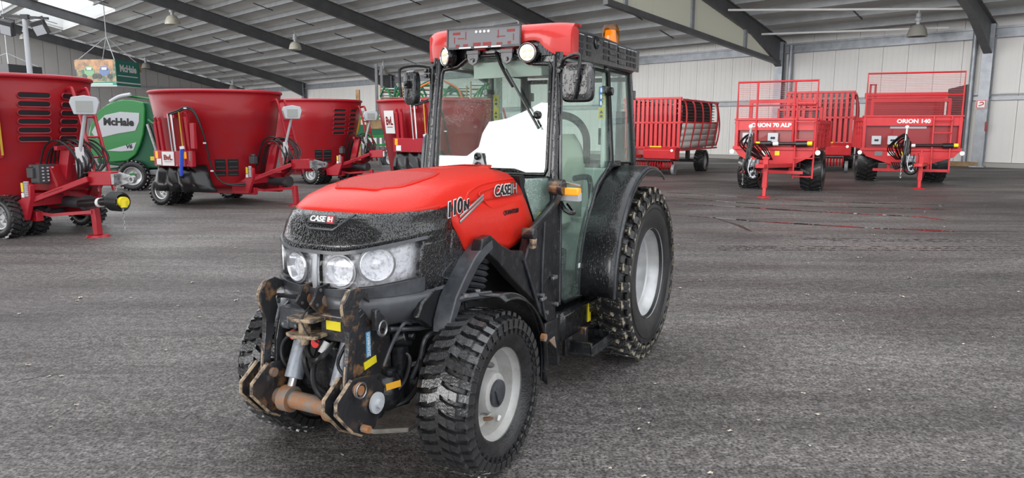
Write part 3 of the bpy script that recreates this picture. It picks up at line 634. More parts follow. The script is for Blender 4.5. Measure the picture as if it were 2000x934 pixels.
# under-door chassis parts: fuel tank, steps, brackets
for sg in (1, -1):
    g = G(); g.box((.80, sg * .44, .44), (.52, .16, .20)); tk = g.obj('side_tank', M['black'], T, bevel=.03)
    g = G(); g.box((.62, sg * .524, .45), (.05, .006, .13)); g.obj('warning_label', M['yellow'], tk)
    g = G(); g.box((1.20, sg * .44, .46), (.22, .14, .14)).box((1.11, sg * .47, .38), (.05, .08, .34)).box((.98, sg * .5, .38), (.04, .03, .30)); g.obj('mounting_bracket', M['frameblk'], T, bevel=.008)
    g = G(); g.box((.72, sg * .58, .235), (.40, .18, .025)).box((.90, sg * .58, .275), (.03, .16, .09)).box((.55, sg * .58, .275), (.03, .16, .09)).box((.72, sg * .66, .27), (.40, .015, .06)); g.obj('step', M['frameblk'], T, bevel=.006)
    g = G(); g.box((.72, sg * .5, .30), (.05, .1, .14)); g.obj('step_hanger', M['rustblk'], T, bevel=.005)
g = G(); g.prism([(1.26, .41), (1.18, .42), (1.15, .33)], 'y', .50, .515); g.obj('rusty_tab', M['rust'], T, bevel=.003)
# --- wheels
WB = 2.2114
TI = []
for sg in (1, -1):
    yc = .58
    t = treaded_tire(T, WB, sg * yc, .4163, .27, .232, sg, 40, 'front', M['tread'])
    g = G(); s = sg
    g.lathe([(.247, s * .112), (.247, s * .098), (.236, s * .094), (.230, s * .075), (.214, s * .06), (.206, s * .02), (.196, s * -.01), (.150, s * -.03), (.125, s * -.025), (.118, s * -.02), (.112, s * .01), (.001, s * .01)], axis=(0, 1, 0), n=48)
    r = g.obj('rim', M['rimdirty'], t, ang=30)
    g = G(); g.lathe([(.247, s * .112), (.2515, s * .108), (.2515, s * .10), (.247, s * .098)], axis=(0, 1, 0), n=48); g.obj('rim_edge', M['rust'], r)
    g = G(); g.lathe([(.235, s * -.11), (.232, s * -.0), (.20, s * -.012)], axis=(0, 1, 0), n=36); g.obj('rim_barrel', M['rimdirty'], r)
    g = G(); g.lathe([(.108, s * -.01), (.106, s * .055), (.098, s * .075), (.062, s * .085), (.058, s * .078), (.001, s * .078)], axis=(0, 1, 0), n=32); hb = g.obj('hub', M['rimdirty'], r, ang=30)
    g = G(); g.lathe([(.070, s * .082), (.068, s * .096), (.001, s * .098)], axis=(0, 1, 0), n=28); g.box((.02, s * .10, -.01), (.02, .012, .09), Matrix.Rotation(.4, 3, 'Y')); g.cyl((0, s * .095, -.035), (0, s * .108, -.035), .016, n=12); g.obj('hub_cap', M['graytrim'], r)
    for k in range(6):
        an = 2 * PI * k / 6 + .3; c = Vector((math.sin(an) * .140, s * -.025, math.cos(an) * .140)); g = G(); g.cyl(c, c + Vector((0, s * .03, 0)), .016, n=6).cyl(c, c + Vector((0, s * .04, 0)), .009, n=8); g.obj('wheel_nut', M['steel'], r)
    g = G(); g.cyl((-.05, s * -.02, -.175), (-.055, s * .02, -.165), .012, n=8).cyl((-.055, s * .02, -.165), (-.058, s * .032, -.162), .007, n=8); g.obj('valve', M['rust'], r)
    g = G(); g.box((-.10, s * .042, -.175), (.03, .004, .028), Matrix.Rotation(-.5, 3, 'Y')); g.obj('rim_sticker', M['white'], r)
    # rear
    yr = .60
    t = treaded_tire(T, 0, sg * yr, .6404, .36, .325, sg, 30, 'rear', M['treadmud'])
    g = G(); g.lathe([(.341, s * .168), (.341, s * .152), (.330, s * .146), (.322, s * .11), (.306, s * .09), (.298, s * .06), (.282, s * .05), (.272, s * -.02), (.25, s * -.06), (.20, s * -.085), (.11, s * -.085), (.10, s * -.07), (.001, s * -.07)], axis=(0, 1, 0), n=56); r = g.obj('rim', M['rim'], t, ang=30)
    g = G(); g.lathe([(.11, s * -.085), (.105, s * .0), (.09, s * .01), (.001, s * .01)], axis=(0, 1, 0), n=30); g.obj('hub', M['rim'], r, ang=30)
    for k in range(8):
        an = 2 * PI * k / 8 + .2; c = Vector((math.sin(an) * .155, s * -.085, math.cos(an) * .155)); g = G(); g.cyl(c, c + Vector((0, s * .03, 0)), .018, n=6); g.obj('wheel_nut', M['steel'], r)
# --- mudguards
for sg in (1, -1):
    R_f = .80; rows = []
    angs = [math.radians(a) for a in list(range(-3, 118, 6))]
    for an in angs:
        cx, cz = R_f * math.cos(an) * .93, .64 + R_f * math.sin(an)
        if an < .1: cz = .64 + R_f * math.sin(an)
        rows.append([(cx * .985, sg * .46, cz - .005), (cx, sg * .50, cz), (cx, sg * .70, cz), (cx * .99, sg * .745, cz - .008), (cx * .965, sg * .76, cz - .03)])
    g = G(); g.grid(rows); fd = g.obj('rear_mudguard', M['black'], T, thick=.012, ang=60)
    g = G(); g.tube([r[3] for r in rows], .010, n=6); g.tube([r[1] for r in rows], .008, n=6); g.obj('mudguard_bead', M['graytrim'], fd)
    # inner wall of the mudguard below the cab glass
    poly = [(R_f * math.cos(a) * .92, .64 + R_f * math.sin(a) - .01) for a in angs] + [(-.38, 1.0), (.3, .7), (.6, .6)]
    g = G(); g.prism(poly, 'y', sg * .455, sg * .468); g.obj('mudguard_wall', M['interior'], fd)
    # front
    rows = []
    for a in range(-12, 94, 7):
        an = math.radians(180 - a); rr = .475; cx, cz = WB - .02 + rr * math.cos(an), .43 + rr * math.sin(an)
        rows.append([(cx, sg * .45, cz - .02), (cx, sg * .47, cz), (cx, sg * .68, cz + .005), (cx, sg * .715, cz - .02)])
    g = G(); g.grid(rows); ff = g.obj('front_mudguard', M['black'], T, thick=.010, ang=60)
    g = G(); g.tube([r[2] for r in rows], .007, n=6); g.obj('mudguard_bead', M['graytrim'], ff)
    g = G(); g.tube([(WB + .08, sg * .36, .70), (WB + .10, sg * .42, .80), (WB + .08, sg * .48, .885), (WB - .06, sg * .60, .90)], .018, n=8); g.tube([(WB - .05, sg * .33, .68), (WB - .05, sg * .38, .86), (WB - .05, sg * .5, .895)], .016, n=8); g.obj('mudguard_bracket', M['graytrim'], ff)
    g = G()
    for bx in (WB + .05, WB - .06): g.cyl((bx, sg * .52, .90), (bx, sg * .52, .916), .016, n=8)
    g.obj('bracket_bolt', M['steel'], ff)
    g = G(); g.cyl((WB - .42, sg * .71, .60), (WB - .42, sg * .735, .60), .022, n=8); g.obj('rusty_bolt', M['rust'], ff)
# --- cab frame
def ya(z): return .485 - max(0, z - 1.45) * .045       # cab side leans in slightly
def cabp(x, z, sg, off=0): return (x, sg * (ya(z) + off), z)
XF = lambda z: 1.09 - max(0, z - 1.42) * .12         # windscreen plane
for sg in (1, -1):
    g = G(); g.tube([(1.07, sg * .47, .60), (1.10, sg * .475, 1.0), (XF(1.42) + .01, sg * .462, 1.42), (XF(2.16), sg * .445, 2.18)], .034, n=10, smooth=False); pl = g.obj('front_pillar', M['black'], T, ang=60)
    g = G(); g.tube([(XF(1.42) + .03, sg * .44, 1.42), (XF(2.16) + .02, sg * .425, 2.16)], .012, n=6); g.tube([(1.09, sg * .50, .62), (1.10, sg * .505, 1.42), (1.03, sg * .47, 2.14)], .010, n=6, smooth=False); g.obj('pillar_seal', M['graytrim'], pl)
    g = G(); g.tube([cabp(.20, 2.16, sg), cabp(.16, 1.46, sg)], .020, n=8); g.obj('door_pillar', M['black'], T)
    g = G(); g.tube([cabp(-.30, 2.17, sg), cabp(-.37, 1.40, sg), (-.38, sg * .47, 1.1)], .030, n=8); g.obj('rear_pillar', M['black'], T)
    # door: frame, upper glass, lower glass
    door = G(); P = [(1.055, 2.125), (1.085, 1.42), (1.075, .64), (1.0, .60), (.72, .585), (.70, .70), (.665, .95), (.58, 1.15), (.44, 1.32), (.22, 1.44), (.18, 1.5), (.215, 2.12)]
    door.tube([cabp(x, z, sg, .012) for x, z in P], .013, n=6, smooth=False, closed=True); dr = door.obj('door', M['black'], T, ang=60)
    g = G(); g.add([cabp(x, z, sg, .008) for x, z in P], [tuple(range(len(P)))]); g.obj('door_glass', M['glass'], dr, thick=.004, smooth=False)
    g = G(); g.box((.14, sg * .515, 1.46), (.14, .05, .045)).box((.20, sg * .535, 1.45), (.20, .012, .02)); g.obj('door_handle', M['black'], dr, bevel=.006)
    g = G(); g.cyl(cabp(.21, 1.98, sg, .0), cabp(.21, 1.98, sg, .055), .035, .028, n=12).box(cabp(.26, 1.99, sg, .02), (.09, .03, .05)); g.obj('door_hinge', M['black'], dr, bevel=.004)
    # rear quarter window
    g = G(); Q = [(.17, 2.13), (.13, 1.47), (-.34, 1.45), (-.28, 2.13)]; g.add([cabp(x, z, sg, .004) for x, z in Q], [(0, 1, 2, 3)]); qw = g.obj('quarter_window', M['glass'], T, thick=.004, smooth=False)
    g = G(); g.tube([cabp(x, z, sg, .01) for x, z in Q], .012, n=6, smooth=False, closed=True); g.obj('window_seal', M['interior'], qw)
    g = G(); g.box(cabp(-.42, 1.98, sg, -.01), (.06, .04, .07)); g.obj('rear_hinge', M['black'], T, bevel=.006)
g = G(); g.box((.402, .495, 1.935), (.055, .003, .135)); bs = g.obj('safety_label', M['blue'], T)
for k in range(3):
    g = G(); g.cyl((.402, .496, 1.98 - k * .045), (.402, .4985, 1.98 - k * .045), .017, n=14).box((.402, .4985, 1.98 - k * .045), (.012, .003, .022)); g.obj('pictogram', M['decalw'], bs)
g = G(); g.box((.73, .497, .80), (.07, .003, .03)); g.obj('white_label', M['decalw'], T)
# windscreen with rounded frame that dips around the upper corners
WP = [(-.40, 1.43), (-.20, 1.425), (0, 1.425), (.20, 1.425), (.40, 1.43), (.415, 1.47), (.41, 1.8), (.40, 2.09), (.39, 2.115), (.28, 2.12), (.22, 2.14), (.17, 2.17), (.12, 2.185), (-.17, 2.185), (-.22, 2.165), (-.28, 2.12), (-.39, 2.105), (-.405, 2.07), (-.415, 1.8), (-.415, 1.47)]
g = G(); g.add([(XF(z) + .012, y, z) for y, z in WP], [tuple(range(len(WP)))]); ws = g.obj('windscreen', M['glasswind'], T, thick=.005, smooth=False)
g = G(); g.tube([(XF(z) + .02, y, z) for y, z in WP], .014, n=8, smooth=False, closed=True); g.obj('windscreen_seal', M['black'], ws, ang=60)
g = G(); g.prism([(-.44, 2.11), (-.28, 2.125), (-.20, 2.18), (.17, 2.185), (.27, 2.13), (.44, 2.12), (.44, 2.25), (-.44, 2.25)], 'x', .965, .995); g.obj('windscreen_header', M['black'], T)
g = G(); g.prism([(-.44, 1.36), (.44, 1.36), (.42, 1.42), (-.42, 1.42)], 'x', 1.05, 1.12); g.obj('cowl', M['black'], T, bevel=.008)
g = G(); g.prism([(-.46, .62), (.46, .62), (.46, 1.36), (-.46, 1.36)], 'x', 1.04, 1.06); g.obj('cab_front_lower', M['interior'], T)
# twin round fittings at the foot of the windscreen
g = G(); g.prism([(-.135, 1.445), (-.02, 1.445), (-.055, 1.56), (-.10, 1.56)], 'x', 1.108, 1.112); fp = g.obj('fitting_plate', M['lightgrey'], ws)
for z in (1.475, 1.534):
    g = G(); g.lathe([(.024, .0), (.024, .02), (.014, .03), (.001, .022)], (1.108, -.078, z), (1, 0, .1), n=18); g.obj('round_knob', M['black'], ws)
g = G(); g.lathe([(.026, .0), (.026, .014), (.012, .022), (.001, .016)], (1.055, .325, 1.80), (1, 0, .1), n=18); g.obj('glass_bolt', M['black'], ws)
# wiper
g = G(); g.tube([(1.03, .012, 2.20), (1.055, .07, 2.10), (1.075, .16, 1.98)], .013, n=6); wp = g.obj('wiper', M['black'], T)
g = G(); g.bar((1.068, .10, 2.09), (1.095, .352, 1.715), .018, .012); g.obj('wiper_blade', M['black'], wp, bevel=.003)
# interior
g = G(); g.box((.35, 0, .62), (1.3, .86, .06)); g.obj('cab_floor', M['interior'], T)
g = G(); g.prism([(-.36, .65), (-.36, 1.4), (-.28, 1.4), (-.1, 1.1), (.25, .95), (.3, .65)], 'y', -.44, .44); g.obj('rear_console', M['liner'], T, bevel=.02)
st = G(); rows = []
for k in range(9):
    z = 1.05 + .62 * k / 8; wd = .235 * (1 - max(0, (k - 5) / 3.0) ** 2 * .45); xx = .10 - (z - 1.05) * .16
    rows.append([(xx + .07 * math.cos(a) * (1 if math.cos(a) > 0 else .8), wd * math.copysign(abs(math.sin(a)) ** .6, math.sin(a)), z) for a in [2 * PI * i / 20 for i in range(20)]])
st.grid(rows, closed=True); st.add(rows[-1], [tuple(range(20))]); sb_ = st.obj('seat', M['seat'], T, thick=.01)
g = G(); g.ball((.33, 0, 1.03), .25, 20, (1.05, .95, .33)); g.obj('seat_cushion', M['seat'], sb_)
g = G(); g.tube([(.02, .24, 1.45), (.0, .23, 1.66), (-.01, .14, 1.78), (-.01, 0, 1.82), (-.01, -.14, 1.78), (.0, -.23, 1.66), (.02, -.24, 1.45)], .03, n=8); g.obj('seat_hoop', M['interior'], sb_)
g = G(); g.tube([(.05, .30, 1.10), (.10, .31, 1.32), (.20, .31, 1.36), (.38, .30, 1.36)], .022, n=8); g.obj('arm_rest', M['interior'], sb_)
g = G(); g.tube([(.66 + .19 * math.sin(a) * .35, .19 * math.cos(a), 1.34 + .19 * math.sin(a) * .9 - .06) for a in [2 * PI * i / 20 for i in range(20)]], .016, n=8, closed=True, smooth=False).cyl((.66, 0, 1.28), (.90, 0, 1.0), .03).bar((.60, 0, 1.12), (.72, 0, 1.44), .02, .03).bar((.66, -.19, 1.28), (.66, .19, 1.28), .02, .03); g.obj('steering_wheel', M['interior'], T)
g = G(); g.box((.98, 0, 1.18), (.12, .5, .40)); g.obj('dashboard', M['interior'], T, bevel=.03)
for sg in (-1, 1):
    g = G(); g.box((.17, sg * .445, 1.78), (.10, .03, .70)); ip = g.obj('inner_pillar', M['liner'], T, bevel=.01)
    for zz in (1.93, 1.83):
        g = G(); g.box((.222, sg * .435, zz), (.004, .045, .09)); g.obj('caution_label', M['yellow'], ip); g = G(); g.prism([(sg * .435 - .013, zz - .005), (sg * .435 + .013, zz - .005), (sg * .435, zz + .02)], 'x', .224, .226); g.box((.225, sg * .435, zz - .025), (.003, .02, .018)); tag(g.obj('pictogram', M['decal'], ip), kind='stuff')
    g = G(); g.box((.17, sg * .41, 1.66), (.03, .02, .12)); g.obj('switch_strip', M['interior'], ip)
g = G(); g.tube([(-.36, -.44, 2.1), (-.40, -.44, 1.45), (-.40, .44, 1.45), (-.36, .44, 2.1)], .022, n=8, smooth=False, closed=True); rwf = g.obj('rear_window_frame', M['black'], T)
g = G(); g.add([(-.36, -.44, 2.1), (-.40, -.44, 1.45), (-.40, .44, 1.45), (-.36, .44, 2.1)], [(0, 1, 2, 3)]); g.obj('rear_glass', M['glass'], rwf, thick=.004, smooth=False)
g = G(); g.box((-.30, -.18, 1.78), (.10, .07, .66)); g.obj('rear_window_strut', M['liner'], rwf)
g = G(); g.box((-.3, .40, 1.6), (.08, .05, .5)); g.obj('coat_rail', M['interior'], T)
g = G(); g.box((.31, 0, 2.165), (1.22, .90, .05)); g.obj('headlining', M['liner'], T, bevel=.01)
g = G(); g.bar((.98, -.18, 2.09), (.95, .30, 2.10), .02, .10); g.obj('sun_visor', M['liner'], T)
# roof
rp = [(-.42, -.43), (-.30, -.50), (.55, -.505), (.95, -.47), (1.0, -.40), (1.02, 0), (1.0, .40), (.95, .47), (.55, .505), (-.30, .50), (-.42, .43)]
def sc(p, k): return [(.3 + (x - .3) * k, y * k) for x, y in p]
g = G(); n_ = len(rp); lev = [(2.155, .97), (2.17, 1.0), (2.23, 1.0), (2.30, .995), (2.335, .975), (2.352, .90), (2.362, .6)]
def zroof(x, z): return z - .035 * (max(0, (.4 - x)) / .8) ** 1.4 * (1 if z > 2.2 else .6)
for_rows = [[(x, y, zroof(x, z)) for x, y in sc(rp, k)] for z, k in lev]
g.grid(for_rows, closed=True); g.add(for_rows[0], [tuple(range(n_))]); g.add(for_rows[-1], [tuple(range(n_))]); rfp = g.obj('cab_roof', M['black'], T, ang=50)
# red cap pieces at the two front corners, with an arch over each work lamp
for sg in (1, -1):
    rows = []
    for i in range(13):
        f = i / 12; y = .06 + .455 * f; bot = 2.16 if y > .43 else (2.215 + .042 * math.sin(min(1, max(0, (y - .14) / .27)) * PI)) if y > .16 else 2.215
        if y > .36: bot = 2.16 + max(0, (.43 - y) / .07) * .05
        xx = 1.045 - max(0, (y - .33) / .17) ** 2.2 * .055
        rows.append([(xx - .04, sg * y, bot), (xx, sg * y, bot + .008), (xx + .008, sg * y, (bot + 2.35) / 2), (xx - .004, sg * y, 2.335), (xx - .04, sg * y, 2.358), (.86, sg * y * .99, 2.366), (.78, sg * y * .97, 2.362)])
    y = .522
    rows.append([(.97, sg * y, 2.16), (.985, sg * y, 2.168), (.99, sg * y, 2.26), (.985, sg * y, 2.325), (.96, sg * (y - .01), 2.345), (.90, sg * (y - .02), 2.35), (.82, sg * (y - .03), 2.35)])
    rows.append([(.90, sg * (y + .003), 2.16), (.90, sg * (y + .003), 2.17), (.90, sg * (y + .003), 2.26), (.90, sg * (y + .003), 2.32), (.90, sg * (y - .008), 2.34), (.88, sg * (y - .02), 2.348), (.82, sg * (y - .03), 2.348)])
    g = G(); g.grid(rows); g.obj('red_roof_cap', M['roofred'], T, thick=.012, ang=50)
# vented side of the roof: openings and slats
for sg in (1, -1):
    Y = sg * .505
    g = G(); g.box((.24, Y, 2.236), (1.24, .014, .165)); sg_ = g.obj('side_grille', M['black'], rfp)
    g = G()
    cols = [(.82, .07), (.68, .07), (.38, .065), (.235, .15), (.04, .15), (-.11, .06), (-.19, .05), (-.27, .05)]
    for cx, cwid in cols:
        for r3 in range(3): g.box((cx, Y + sg * .007, 2.287 - r3 * .043 - .008 * (cx < .2)), (cwid, .006, .030))
    tag(g.obj('grille_opening', M['decal'], rfp), kind='stuff')
    g = G()
    for cx in (.235, .04):
        for r3 in range(3):
            for k in range(6): g.box((cx - .06 + k * .024, Y + sg * .012, 2.287 - r3 * .043 - .008 * (cx < .2)), (.007, .005, .026), Matrix.Rotation(.35, 3, 'Y'))
    tag(g.obj('slat', M['steel'], rfp), kind='stuff')
    g = G()
    for cx, cwid in cols: g.box((cx, Y + sg * .012, 2.308 - .008 * (cx < .2)), (cwid, .006, .005))
    tag(g.obj('opening_edge', M['lightgrey'], rfp), kind='stuff')
    g = G(); g.lathe([(.04, 0), (.044, .012), (.036, .016), (.02, .008), (.001, .012)], (.545, Y, 2.285), (0, sg, 0), n=20); g.obj('round_vent', M['black'], rfp)
    g = G(); g.tube([(.95, Y, 2.325), (.4, Y, 2.325), (-.1, Y * .99, 2.305), (-.36, Y * .93, 2.27)], .010, n=6); g.obj('roof_edge', M['graytrim'], rfp)
# plate holder on the front of the roof
mp_ = frame((1.075, -.055, 2.293), (0, 1, 0), (-.06, 0, 1)); mp_ = mp_ @ Matrix.Rotation(.0, 4, 'Z')
g = G(); g.box((0, 0, 0), (.53, .125, .012)); ph = g.obj('plate_holder', M['midgrey'], T, bevel=.004, mtx=mp_)
g = G(); g.box((0, .062, .006), (.54, .008, .014)).box((0, -.062, .004), (.54, .014, .018)).box((-.268, 0, .006), (.008, .125, .014)).box((.268, 0, .006), (.008, .125, .014)); g.obj('holder_rim', M['graytrim'], ph, smooth=False)
for (x, y, a_, b_) in ((-.20, .032, .055, .016), (.20, .032, .055, .016), (-.165, 0, .05, .005), (.13, 0, .06, .005), (-.215, -.01, .006, .04), (.22, -.01, .006, .04), (-.045, -.042, .055, .020), (.03, -.042, .06, .020), (-.13, -.045, .035, .014), (.12, -.045, .04, .014), (.19, -.042, .022, .016), (-.19, -.045, .03, .014), (-.13, .015, .006, .05), (.11, .015, .006, .05)):
    g = G(); g.box((x, y, .0065), (a_, b_, .003)); g.obj('holder_slot', M['deepred'], ph)
for k in range(4): g = G(); g.cyl((-.05 + k * .03, .036, .005), (-.05 + k * .03, .036, .011), .009, n=10); g.obj('holder_eyelet', M['decalw'], ph)
for (x, wd) in ((-.13, .09), (-.01, .10), (.10, .07)): g = G(); g.box((x, -.062, .0135), (wd, .009, .002)); g.obj('printed_strip', M['decalw'], ph)
g = G(); g.box((1.05, -.055, 2.25), (.04, .4, .03)); g.obj('holder_bracket', M['black'], T)
# round work lamps
for y, aim in ((.255, (1, .10, -.05)), (-.345, (1, -.62, -.05))):
    c = (1.06, y, 2.185); a3 = Vector(aim).normalized()
    g = G(); g.lathe([(.035, -.06), (.058, -.045), (.063, .0), (.063, .016), (.055, .02), (.052, .012), (.001, .010)], c, a3, n=28); wl = g.obj('work_lamp', M['black'], T, ang=30)
    g = G(); g.lathe([(.052, .012), (.050, .018), (.001, .020)], c, a3, n=28); g.obj('lamp_glass', M['led'], wl)
    g = G(); g.lathe([(.056, .018), (.058, .024), (.061, .018)], c, a3, n=28); g.obj('lamp_bezel', M['chrome'], wl)
    t1 = a3.cross(Vector((0, 0, 1))).normalized(); t2 = a3.cross(t1)
    for k in range(4):
        an = PI / 4 + k * PI / 2; p = Vector(c) + a3 * .021 + (t1 * math.cos(an) + t2 * math.sin(an)) * .026
        g = G(); g.lathe([(.017, -.004), (.013, .003), (.001, .005)], p, a3, n=14); g.obj('led_cell', mat('led_cell', (.9, .86, .62), .25, emit=(1, .92, .6), es=.12) if 'ledc' not in M else M['ledc'], wl)
        M['ledc'] = wl.children[-1].data.materials[0]
    g = G(); g.tube([Vector(c) - a3 * .02 + t1 * .07, Vector(c) - a3 * .03 + Vector((0, 0, -.07)), Vector(c) - a3 * .02 - t1 * .07], .008, n=6); g.obj('lamp_bracket', M['black'], wl)
# two black tabs with bolts over the windscreen
for y in (-.15, .10):
    g = G(); g.prism([(y - .042, 2.205), (y + .042, 2.205), (y + .042, 2.165), (y + .03, 2.135), (y, 2.12), (y - .03, 2.135), (y - .042, 2.165)], 'x', 1.04, 1.055); tb = g.obj('hinge_tab', M['graytrim'], T, bevel=.003)
    g = G(); g.cyl((1.055, y, 2.155), (1.066, y, 2.155), .013, n=12); g.obj('hinge_bolt', M['black'], tb)
    g = G(); g.box((1.045, y, 2.205), (.03, .09, .025)); g.obj('hinge_block', M['midgrey'], tb, bevel=.004)
# beacon
bc = (-.30, .30, 2.325)
g = G(); g.cyl(bc, (bc[0], bc[1], bc[2] + .045), .055, .05, n=20); be = g.obj('beacon', M['black'], T)
g = G(); g.lathe([(.070, .035), (.071, .10), (.066, .165), (.052, .19), (.001, .196)], bc, n=26); g.obj('beacon_dome', glass('amber_glass', (.99, .58, .10), .05), be)
g = G(); g.cyl((bc[0], bc[1], bc[2] + .05), (bc[0], bc[1], bc[2] + .15), .05, .04, n=14); g.obj('beacon_insert', M['amberlens'], be)
# mirrors
def mirror(sg, c, yawz, wid, hgt, arm):
    mm = Matrix.Translation(c) @ Matrix.Rotation(yawz, 4, 'Z')
    rows = []
    for dx, k in ((-.018, .80), (.0, .98), (.022, 1.0), (.038, .90), (.042, .6)):
        rows.append([(dx, k * wid / 2 * math.copysign(abs(math.cos(a)) ** .35, math.cos(a)), k * hgt / 2 * math.copysign(abs(math.sin(a)) ** .35, math.sin(a))) for a in [2 * PI * (i + .5) / 28 for i in range(28)]])
    g = G(); g.grid(rows, closed=True); g.add(rows[0], [tuple(range(28))]); g.add(rows[-1], [tuple(range(28))]); mi = g.obj('mirror', M['black'], T, mtx=mm, ang=40)
    g = G(); g.box((-.0185, 0, 0), (.004, wid * .74, hgt * .8)); g.obj('mirror_glass', M['chrome'], mi)
    g = G(); g.tube([mm.inverted() @ Vector(p) for p in arm], .011, n=8); g.obj('mirror_arm', M['frameblk'], mi)
    g = G(); g.box((.055, .0, .02), (.03, .035, .05)).cyl((.06, .01, .02), (.085, .01, .02), .012, n=8); g.obj('mirror_pivot', M['frameblk'], mi, bevel=.004)
mirror(1, (1.08, .61, 1.99), .10, .205, .235, [(1.08, .50, 2.09), (1.14, .54, 2.13), (1.14, .63, 2.15), (1.15, .64, 2.08), (1.145, .615, 1.93), (1.14, .60, 1.89)])
mirror(-1, (.98, -.675, 1.995), -.35, .145, .235, [(1.02, -.48, 2.12), (1.04, -.60, 2.14), (1.03, -.735, 2.13), (1.04, -.75, 2.08), (1.03, -.745, 1.93)])
for sg in (1, -1):
    for zz in (2.085, 2.12): g = G(); g.box((1.075, sg * .49, zz - .02), (.03, .045, .03)).cyl((1.09, sg * .49, zz - .02), (1.105, sg * .49, zz - .02), .012, n=8); g.obj('mirror_mount', M['frameblk'], T, bevel=.003)
g = G(); g.tube([(.95, -.49, 1.685), (.985, -.53, 1.675), (1.01, -.56, 1.64), (1.04, -.565, 1.44), (1.05, -.55, 1.30)], .015, n=8); g.obj('side_handrail', M['graytrim'], T)
# front indicator lamp by the left pillar, and its twin
for sg in (1, -1):
    g = G(); g.box((1.115, sg * .585, 1.30), (.05, .125, .055)); il = g.obj('indicator_lamp', M['lightgrey'], T, bevel=.006)
    g = G(); g.box((1.13, sg * .585, 1.335), (.055, .125, .045)); g.obj('amber_lens', M['amberlens'], il, bevel=.008)
    g = G(); g.box((1.10, sg * .51, 1.32), (.04, .05, .09)).tube([(1.10, sg * .50, 1.38), (1.12, sg * .56, 1.385), (1.12, sg * .65, 1.37)], .008, n=6); g.obj('lamp_bracket', M['steel'], il)
    g = G(); g.tube([(1.12, sg * .50, 1.30), (1.13, sg * .55, 1.22), (1.10, sg * .60, 1.20), (1.06, sg * .54, 1.25)], .014, n=6); g.obj('lamp_cable', M['black'], il)
# --- front linkage
YL = .25
for sg in (1, -1):
    y0, y1 = sg * (YL - .013), sg * (YL + .013)
    g = G(); g.prism([(2.645, .905), (2.69, .94), (2.715, .965), (2.745, .95), (2.755, .915), (2.745, .87), (2.77, .80), (2.795, .70), (2.815, .56), (2.86, .565), (2.848, .66), (2.83, .76), (2.825, .83), (2.85, .91), (2.85, .965), (2.81, 1.01), (2.755, 1.018), (2.70, .99), (2.675, .965), (2.62, .93)], 'y', y0, y1); ha = g.obj('hook_arm', M['rustblk'], T, bevel=.004, smooth=False)
    g = G(); g.tube([(2.855, sg * YL, .575), (2.84, sg * YL, .67), (2.812, sg * YL, .76), (2.815, sg * YL, .83), (2.85, sg * YL, .91), (2.848, sg * YL, .965), (2.80, sg * YL, 1.012)], .0075, n=6); g.obj('worn_edge', M['tan'], ha)
    g = G(); g.prism([(2.60, .93), (2.74, .86), (2.78, .72), (2.80, .50), (2.72, .36), (2.58, .34), (2.50, .40), (2.50, .80)], 'y', sg * (YL - .03), sg * (YL - .012)); sp = g.obj('side_plate', M['rustblk'], T, bevel=.004, smooth=False)
    if sg > 0:
        g = G(); g.box((2.66, YL - .009, .64), (.09, .003, .036), Matrix.Rotation(.15, 3, 'Y')); g.obj('yellow_label', M['yellow'], sp)
        g = G(); g.box((2.67, YL - .009, .73), (.032, .003, .12)); g.obj('blue_label', mat('pale_blue_strip', (.15, .35, .55), .5), sp)
        text('ZUIDBERG', .024, M['decalw'], sp, frame((2.67, YL - .006, .73), (0, 0, 1), (1, 0, 0)), ext=.0008)
    # lower swinging bracket
    bp = [(2.78, .615), (2.85, .62), (2.95, .55), (2.955, .50), (2.85, .38), (2.79, .345), (2.70, .35), (2.64, .42), (2.62, .52), (2.70, .60)]
    for yo in (-.034, .034):
        g = G(); g.prism(bp, 'y', sg * YL + yo - .008, sg * YL + yo + .008); g.obj('bracket_plate', M['rustblk'], T, bevel=.003, smooth=False)
    for yo in (-.034, .034): g = G(); g.tube([(x, sg * YL + yo, z) for x, z in bp[1:6]], .009, n=6, smooth=False); g.obj('bracket_edge', M['tan'], T)
    g = G(); g.add([(2.90, sg * YL - .034, .53), (2.90, sg * YL + .034, .53), (2.90, sg * YL + .034, .49), (2.83, sg * YL + .034, .40), (2.83, sg * YL - .034, .40), (2.90, sg * YL - .034, .49)], [(0, 1, 2, 5), (5, 2, 3, 4)]); g.obj('bracket_web', M['rustblk'], T, thick=.01)
    g = G(); g.cyl((2.83, sg * (YL - .06), .575), (2.83, sg * (YL + .075), .575), .022, n=14).lathe([(.034, 0), (.036, .006), (.034, .012)], (2.83, sg * (YL + .058), .575), (0, 1, 0), n=14); g.obj('hinge_pin', M['rust'], T)
    g = G(); g.tube([(2.83 + .035 * math.cos(a), sg * (YL + .075), .575 + .035 * math.sin(a)) for a in [2 * PI * i / 10 for i in range(10)]], .004, n=5, closed=True, smooth=False); g.obj('ring_clip', M['steel'], T)
    g = G(); g.lathe([(.05, 0), (.05, .012), (.022, .014), (.020, .03), (.001, .03)], (2.70, sg * (YL + .05), .47), (0, sg, 0), n=20); g.obj('pivot_washer', M['lightgrey' if sg > 0 else 'rust'], T)
    g = G(); g.cyl((2.80, sg * (YL + .05), .385), (2.80, sg * (YL + .09), .385), .018, n=8); g.obj('lower_bolt', M['rust'], T)
    # lift cylinder
    yc = sg * .14
    g = G(); g.cyl((2.60, yc, .90), (2.765, yc, .535), .044, n=20); cy = g.obj('lift_cylinder', M['cylinder'], T, bevel=.004)
    g = G(); g.cyl((2.765, yc, .535), (2.80, yc, .46), .020, n=12); g.obj('cylinder_rod', M['chrome'], cy)
    g = G(); g.lathe([(.062, -.028), (.062, .028), (.03, .028), (.03, -.028), (.062, -.028)], (2.80, yc, .445), (0, 1, 0), n=20); g.obj('cylinder_eye', M['rust'], cy)
